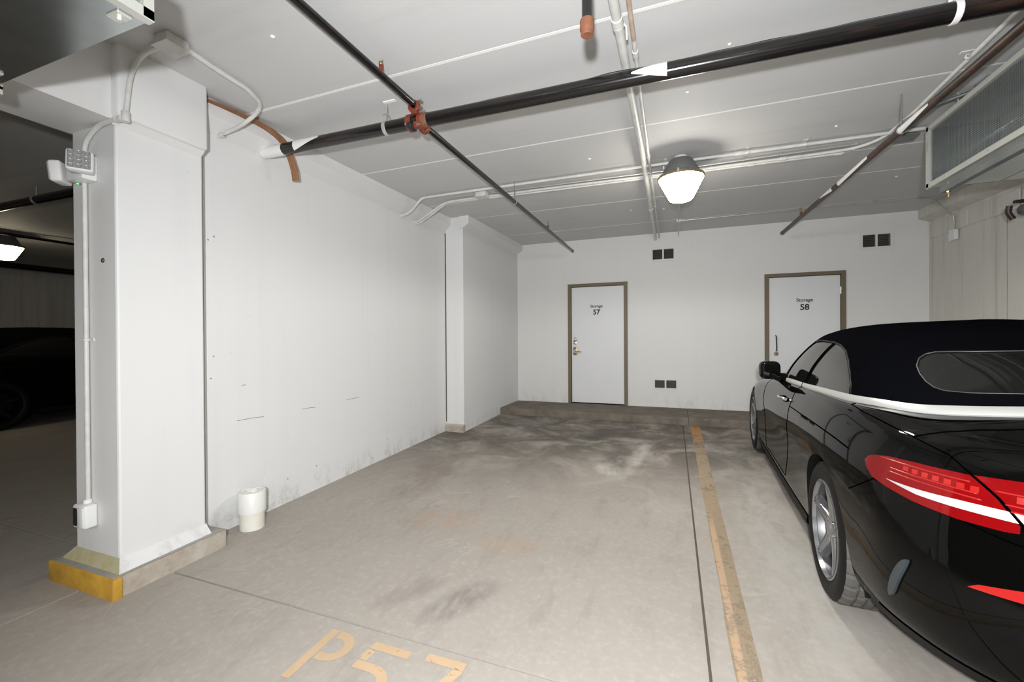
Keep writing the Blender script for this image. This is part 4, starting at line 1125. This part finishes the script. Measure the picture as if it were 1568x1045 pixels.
# shut lines
def line_on(net, uv, r=.0028, off=.0, sides=(-1, 1)):
    q = dens(uv, .12, closed=False)
    out = []
    for s in sides:
        pts = []
        for p in q:
            p = (max(0, min(len(net) - 1, p[0])), max(0, min(len(net[0]) - 1, p[1])))
            c = Vector(surf(net, *p)) + nrm(net, *p) * off
            pts.append((s * c.x, c.y, c.z))
        out.append(tube(pts, r, 6))
    return out
for uv in (door[2:] + door[:1], trunk[:5] + [(16, 8.45)], [trunk[0]] + trunk[7:][::-1], [(10.2, 8.6), (10.20, 8.17), (10.66, 7.70), (11.29, 7.42), (12.10, 7.03)], bumper[1:8], hood[:8]):
    for g_ in line_on(BODY, uv): obj('shut_line', g_, CM['gap'], car, smooth=True)
# crease above the rear wheel
for g_ in line_on(BODY, [(7.95, 5.25), (8.8, 5.36), (9.63, 5.43), (10.4, 5.45), (10.75, 5.42)], .004, -.001): obj('body_crease', g_, CM['gap'], car, smooth=True)
# arch lips and wheel wells
for A, yc in ((A_R, 0.0), (A_F, 2.873)):
    for s in (-1, 1):
        v, f = [], []
        for k, p in enumerate(A):
            q = Vector(surf(BODY, *p))
            v += [(s * q.x, q.y, q.z), (s * (q.x - .055), q.y, q.z), (s * (q.x - .055), yc + (q.y - yc) * 1.03, .335 + (q.z - .335) * 1.03), (s * .55, yc + (q.y - yc) * 1.03, .335 + (q.z - .335) * 1.03)]
            if k:
                b = 4 * (k - 1)
                f += [(b + i, b + i + 1, b + 5 + i, b + 4 + i) for i in range(3)]
        v2 = [(s * .56, yc + .40 * math.cos(a), .335 + .40 * math.sin(a)) for a in [2 * math.pi * k / 32 for k in range(32)]]
        obj('wheel_arch_liner', join((v, f), (v2, [tuple(range(32))])), CM['trim'], car, smooth=40)
# under tray and cabin fill so nothing shows through
obj('under_tray', join(box(-.80, .80, .42, 2.45, .15, .17), box(-.54, .54, -.95, 3.4, .20, .24), box(-.72, .72, -.80, -.42, .24, .26)), CM['trim'], car)
# -- greenhouse
RWH = [(13, 2.64), (11.19, 2.60), (9.6, 2.50), (9.05, 2.42), (8.78, 2.26), (8.65, 2.02), (8.70, 1.70), (8.88, 1.42), (9.10, 1.18), (9.35, .99), (9.65, .87), (10.2, .81), (10.98, .79), (13, .76)]
RW = RWH
TOPG = [('windshield', [(0, .12), (2.45, .12), (2.55, 2.8), (0, 2.85)]),
        ('frame', [(0, -.1), (3.10, -.1), (3.10, 2.0), (3.02, 3.0), (2.5, 3.15), (0, 3.15)]),
        ('glass', [(3.16, .05), (4.83, .05), (4.88, 2.13), (4.1, 2.14), (3.5, 2.12), (3.24, 2.02), (3.16, 1.7)]),
        ('quarter', [(4.87, .05), (7.05, .05), (6.97, .57), (6.74, 1.0), (6.40, 1.42), (5.95, 1.78), (5.40, 2.03), (4.92, 2.13)]),
        ('rear', RW)]
PT, TT = mesh_uv(TOP, TOPG, .09, .12)
cpart('windshield', skin(TOP, PT, TT['windshield'], -.002), CM['glass'])
cpart('windshield_frame', skin(TOP, PT, TT['frame'], .003, skirt=.012), CM['paint'])
for s in (-1, 1):
    cpart('door_window', skin(TOP, PT, TT['glass'], -.004, sides=(s,)), CM['glass'])
    cpart('quarter_window', skin(TOP, PT, TT['quarter'], -.004, sides=(s,)), CM['glass'])
cpart('rear_window', skin(TOP, PT, TT['rear'], -.001), CM['rglass'])
cpart('soft_top', skin(TOP, PT, TT['rest'], .004, skirt=.014), CM['fabric'])
for g_ in line_on(TOP, [(4.85, .05), (4.90, 2.13)], .0035): obj('window_seal', g_, CM['trim'], car, smooth=True)
for g_ in line_on(TOP, [(3.2, 2.08), (4.1, 2.17), (4.92, 2.16), (5.45, 2.05), (6.0, 1.80), (6.45, 1.44), (6.8, 1.0), (7.03, .55), (7.1, .1)], .006, .002): obj('window_seal', g_, CM['trim'], car, smooth=True)
for g_ in line_on(TOP, RWH, .003, .003): obj('rear_window_bead', g_, pbr('window_bead', (.05, .05, .048), .4), car, smooth=True)
for g_ in line_on(TOP, [(7.0, .4), (7.18, .95), (7.43, 1.5), (7.62, 2.1), (7.75, 2.65), (7.9, 3.2), (8.2, 4.2), (8.4, 5)], .005, .002): obj('fabric_seam', g_, CM['fabric'], car, smooth=True)
# satin strip round the belt line
def band(u0, u1, vtop):
    v, f, N = [], [], []
    n = 120
    for s in (-1, 1):
        k0 = len(v)
        for i in range(n + 1):
            u = u0 + (u1 - u0) * i / n
            hv = vtop(u)
            base = Vector(surf(TOP, u, 0)); nb = nrm(TOP, u, .05)
            top = Vector(surf(TOP, u, hv)); nt_ = nrm(TOP, u, hv)
            up = (top - base).normalized()
            prof = [base - up * .014 - nb * .012, base - up * .012 + nb * .008, base - up * .004 + nb * .012, base.lerp(top, .5) + nb * .012, top - up * .004 + nt_ * .011, top + nt_ * .002]
            for q in prof: v.append((s * q.x, q.y, q.z))
        for i in range(n):
            for k in range(5):
                a = k0 + i * 6 + k
                f.append((a, a + 1, a + 7, a + 6) if s > 0 else (a, a + 6, a + 7, a + 1))
    return v, f
obj('belt_trim', band(3.0, TN, lambda u: .13 + .07 * min(1, max(0, (u - 4.9) / 2)) + .06 * min(1, max(0, (u - 7) / 3))), CM['chrome'], car, smooth=50)
obj('belt_trim_joint', join(*[tube([(s * (surf(TOP, 4.86, 0)[0] + .014), surf(TOP, 4.86, 0)[1], surf(TOP, 4.86, 0)[2] - .008), (s * (surf(TOP, 4.86, .16)[0] + .016), surf(TOP, 4.86, .16)[1], surf(TOP, 4.86, .16)[2] + .0)], .0022, 6) for s in (-1, 1)]), CM['gap'], car)

# -- tail lamps
def plate(net, poly, off, name, mat, parent, side, du=.08, dv=.1, skirt=.014):
    us = [p[0] for p in poly]; vs = [p[1] for p in poly]
    P, T = mesh_uv(net, [('x', poly)], du, dv, (min(us) - .05, min(max(us) + .05, len(net) - 1)), (max(0, min(vs) - .05), min(len(net[0]) - 1, max(vs) + .05)))
    return cpart(name, skin(net, P, T['x'], off, sides=(side,), skirt=skirt), mat, parent)
lt_out = [(11.25, 5.42), (11.32, 5.66), (11.46, 5.80), (11.77, 5.95), (12.22, 6.04), (12.66, 6.07), (12.97, 6.09), (13.24, 5.68), (13.46, 5.22), (13.46, 5.06), (13.33, 5.0), (12.91, 4.92), (12.32, 4.90), (11.77, 4.95), (11.51, 5.00), (11.34, 5.2)]
lt_in = [(13.02, 6.11), (13.46, 6.20), (14.0, 6.10), (14.35, 5.85), (14.45, 5.55), (14.2, 5.25), (13.9, 5.12), (13.52, 5.08), (13.50, 5.26), (13.29, 5.70)]
for s in (-1, 1):
    for k, (poly, bar, ribs) in enumerate(((lt_out, [(11.84, 5.20), (12.36, 5.29), (12.9, 5.40), (13.36, 5.47), (13.45, 5.28), (12.9, 5.20), (12.37, 5.14)], 7), (lt_in, [(13.40, 5.48), (14.1, 5.55), (14.2, 5.45), (13.9, 5.33), (13.50, 5.28)], 4))):
        t = plate(BODY, poly, .007, 'tail_light', CM['red'], car, s)
        plate(BODY, bar, .0095, 'reversing_bar', CM['white'], t, s, .05, .05, .004)
        for vv in (5.50, 5.62, 5.86):
            u_a, u_b = (11.62 if vv > 5.7 else 11.85, 13.12 - (vv - 5.5) * .35) if k == 0 else (13.38 - (vv - 5.5) * .4, 14.2)
            for g_ in line_on(BODY, [(u_a, vv - .02), ((u_a + u_b) / 2, vv + .03), (u_b, vv + .05)], .0028, .008, (s,)): obj('light_guide', g_, CM['redl'], t, smooth=True)
        for j in range(ribs):
            uu = (12.1 + j * .15) if k == 0 else (13.42 + j * .17)
            plate(BODY, [(uu, 5.68), (uu + .085, 5.69), (uu + .085, 5.83), (uu, 5.82)], .0085, 'lamp_cell', CM['redl'], t, s, .05, .05, .003)
    plate(BODY, [(13.03, 3.18), (13.12, 3.34), (13.48, 3.60), (14.1, 3.66), (14.25, 3.5), (14.1, 3.33), (13.47, 3.28)], .006, 'reflector', CM['redl'], car, s, .06, .06, .008)
    fin = plate(BODY, rnd([(12.33, 3.14), (12.20, 2.95), (12.06, 2.40), (11.95, 1.75), (11.96, 1.58), (12.05, 1.72), (12.17, 2.30), (12.30, 2.9)]), .010, 'bumper_fin', CM['vent'], car, s, .04, .12, .014)
    # exhaust and lower valance
    cx = s * .56
    ex = obj('exhaust_trim', join(move(lathe([(.055, .06), (.062, .0), (.066, -.02), (.060, -.024), (.050, .0), (.048, .06)], 28, 'y', close=False), (0, 0, 0), Matrix.Diagonal((1.55, 1, .62)))), CM['bright'], car, smooth=50)
    ex.location = (cx, -.965, .245)
    obj('exhaust_mouth', move(lathe([(.050, .0), (.0001, .0)], 24, 'y', close=False), (0, .02, 0), Matrix.Diagonal((1.5, 1, .6))), CM['gap'], ex)
val = []
v, f = [], []
us = [11.2 + k * .15 for k in range(33)]
for k, u in enumerate(us):
    a = Vector(surf(BODY, u, .55)); b = Vector(surf(BODY, u, 0)); n_ = nrm(BODY, u, .3)
    v += [tuple(a + n_ * .004), tuple(b + n_ * .006 - Vector((0, 0, .01))), tuple(b * 1 - n_ * .05 - Vector((0, 0, .035))), tuple(b - n_ * .22 - Vector((0, 0, .03)))]
    if k:
        q = 4 * (k - 1)
        f += [(q + i, q + i + 1, q + 5 + i, q + 4 + i) for i in range(3)]
vm = [(-x, y, z) for x, y, z in v]
obj('rear_valance', join((v, f), (vm, [tuple(reversed(q)) for q in f])), CM['trim'], car, smooth=50)
# sills
for s in (-1, 1):
    v, f = [], []
    for k in range(13):
        y = .40 + k * (2.46 - .40) / 12
        u, _ = inv(BODY, y, .20, 8 - (y - .9) * 2, .4)
        a = Vector(surf(BODY, u, 1.0)); b = Vector(surf(BODY, u, 0.0))
        v += [(s * (a.x + .004), a.y, a.z), (s * (a.x + .012), a.y, a.z - .03), (s * (b.x + .016), b.y, b.z - .005), (s * (b.x - .06), b.y, b.z - .022)]
        if k:
            q = 4 * (k - 1)
            f += [(q + i, q + i + 1, q + 5 + i, q + 4 + i) for i in range(3)]
    obj('side_sill', (v, f), CM['trim'], car, smooth=60)
# number plate (blank), badge-free boot handle
obj('plate_holder', rbox(-.27, .27, -1.058, -1.035, .655, .785, .01, 2), CM['plate'], car, smooth=40)
# door handles and mirrors
for s in (-1, 1):
    p = Vector(surf(BODY, 7.30, 5.55)); q = Vector(surf(BODY, 7.72, 5.62)); n_ = nrm(BODY, 7.5, 5.6)
    pts = [p + n_ * .002, p.lerp(q, .12) + n_ * .030, p.lerp(q, .5) + n_ * .036, p.lerp(q, .88) + n_ * .030, q + n_ * .002]
    pts = [(s * a.x, a.y, a.z) for a in smooth_path(pts, 5)]
    h = obj('door_handle', move(tube(pts, .0115, 10), (0, 0, 0)), CM['bright'], doors[s], smooth=50)
    c = p.lerp(q, .5)
    obj('handle_recess', tube([(s * (c.x + n_.x * .001), c.y - .07, c.z), (s * (c.x + n_.x * .002), c.y + .05, c.z)], [.018, .02], 10), CM['gap'], doors[s], smooth=50)
    mx, my, mz = .915, 1.70, .995
    mir = obj('side_mirror', move(rbox(-.078, .078, -.06, .075, -.078, .080, .045, 4), (s * (mx + .0), my, mz), Matrix.Rotation(-s * .18, 3, 'Z')), CM['paint'], car, smooth=60)
    obj('mirror_glass', move(rbox(-.062, .062, -.004, .002, -.060, .062, .003, 1), (s * (mx - .005), my - .062, mz), Matrix.Rotation(-s * .18, 3, 'Z')), CM['glass'], mir)
    obj('mirror_foot', tube([(s * .80, 1.66, .925), (s * .86, 1.66, .945), (s * .92, 1.655, .975)], [.05, .038, .036], 12), CM['paint'], mir, smooth=50)
    obj('indicator_strip', tube([(s * .88, my + .068, mz + .01), (s * .95, my + .06, mz + .012), (s * .988, my + .02, mz + .014)], .006, 8), CM['bright'], mir, smooth=50)
    plate(BODY, [(2.15, 5.25), (2.5, 5.05), (3.0, 5.0), (3.35, 5.4), (3.45, 6.0), (3.2, 6.5), (2.7, 6.35), (2.25, 6.0)], .005, 'headlight', CM['lampglass'], car, s)
plate(BODY, [(0.02, 3.2), (1.0, 3.2), (1.15, 4.2), (.95, 5.1), (0.02, 5.2)], .006, 'grille', CM['trim'], car, 1)
plate(BODY, [(0.02, 3.2), (1.0, 3.2), (1.15, 4.2), (.95, 5.1), (0.02, 5.2)], .006, 'grille', CM['trim'], car, -1)
obj('roof_antenna', rbox(-.012, .012, -.05, .03, -.01, .012, .006), CM['paint'], car).location = (0, -.70, 1.062)

# -- wheels
def make_wheel(side):
    s = side
    w = obj('wheel', lathe([(.232, s * .118), (.240, s * .112), (.240, s * .100), (.228, s * .094), (.216, s * .06), (.205, s * -.06), (.230, s * -.10)], 40, 'x', close=False), CM['rimd'], car, smooth=40)
    obj('rim_lip', lathe([(.228, s * .096), (.236, s * .116), (.242, s * .114), (.243, s * .104)], 48, 'x', close=False), CM['rim'], w, smooth=40)
    R_ = .338
    prof = [(.236, -.105), (.262, -.118), (.290, -.121), (.312, -.117), (.327, -.106)]
    obj('tyre_sidewall', join(lathe([(r, h) for r, h in prof], 64, 'x', close=False), lathe([(r, -h) for r, h in prof], 64, 'x', close=False)), CM['rubber'], w, smooth=40)
    tp = []
    for x0, x1 in ((-.106, -.062), (-.054, -.022), (-.014, .014), (.022, .054), (.062, .106)):
        e = .003
        tp += [(R_ - .009, x0), (R_ - .001 - (abs(x0) > .1) * .008, x0 + .001), (R_, (x0 + x1) / 2), (R_ - .001 - (abs(x1) > .1) * .008, x1 - .001), (R_ - .009, x1)]
    seg = 150
    v, f = lathe(tp, seg, 'x', close=False)
    v = [list(p) for p in v]
    for i, (r, h) in enumerate(tp):
        for k in range(seg):
            if (k + (i // 5)) % 5 == 0 and abs(h) > .014:
                q = v[i * seg + k]; g_ = (r - .006) / r
                q[1] *= g_; q[2] *= g_
    obj('tyre_tread', (v, f), CM['tread'], w, smooth=20)
    obj('brake_disc', lathe([(.165, s * .02), (.165, s * .035), (.07, s * .035), (.0001, s * .045)], 36, 'x', close=False), CM['disc'], w, smooth=40)
    for k in range(5):
        a = 2 * math.pi * k / 5 + math.pi / 2
        def Q(r, t, x): return (s * x, r * math.cos(a) - t * math.sin(a), r * math.sin(a) + t * math.cos(a))
        rows = [(.045, .036, .088), (.085, .030, .090), (.14, .022, .096), (.19, .019, .104), (.222, .022, .110), (.234, .027, .106)]
        v, f = [], []
        for r, t, x in rows:
            v += [Q(r, -t - .012, x - .035), Q(r, -t, x - .004), Q(r, -t * .35, x + .001), Q(r, 0, x - .008), Q(r, t * .35, x + .001), Q(r, t, x - .004), Q(r, t + .012, x - .035)]
        for i in range(len(rows) - 1):
            for j in range(6):
                q = i * 7 + j
                f.append((q, q + 1, q + 8, q + 7))
        obj('spoke', (v, f), CM['rim'], w, smooth=25)
        b = a + math.pi / 5
        obj('lug_bolt', move(lathe([(.010, s * .0), (.010, s * .012), (.006, s * .014), (.0001, s * .014)], 10, 'x', close=False), (s * .078, .052 * math.cos(b), .052 * math.sin(b))), CM['bright'], w, smooth=40)
    obj('hub_cap', lathe([(.07, s * .055), (.062, s * .080), (.036, s * .092), (.030, s * .098), (.0001, s * .101)], 28, 'x', close=False), CM['rim'], w, smooth=35)
    return w
wheels = {s: make_wheel(s) for s in (-1, 1)}
for s in (-1, 1):
    wheels[s].location = (s * .797, 0, .338)
    c = copy_tree(wheels[s], car); c.location = (s * .797, 2.873, .338); c.rotation_euler = (.35, 0, 0)
for o in (car,):
    m4 = (Matrix.Rotation(math.atan(SL), 4, 'X') @ Matrix.Rotation(math.radians(-2.6), 4, 'Z'))
    car.location = (1.635, 2.575, zf(2.575)); car.rotation_euler = m4.to_euler()
# a second dark car beyond the pillar, trim and wheels blackened to imitate deep shade
car2 = copy_tree(car)
car2['label'] = 'black car standing in the dark bay beyond the white pillar'
car2.scale = (1.06, 1.06, 1.10)
for _o in car2.children_recursive:
    if _o.type == 'MESH' and _o.name.split('.')[0] not in ('body_shell', 'soft_top', 'door', 'door_window'):
        _o.material_slots[0].link = 'OBJECT'; _o.material_slots[0].material = CM['trim']
car2.location = (-10.2, 3.2, zf(3.2)); car2.rotation_euler = (math.atan(SL), 0, 0)
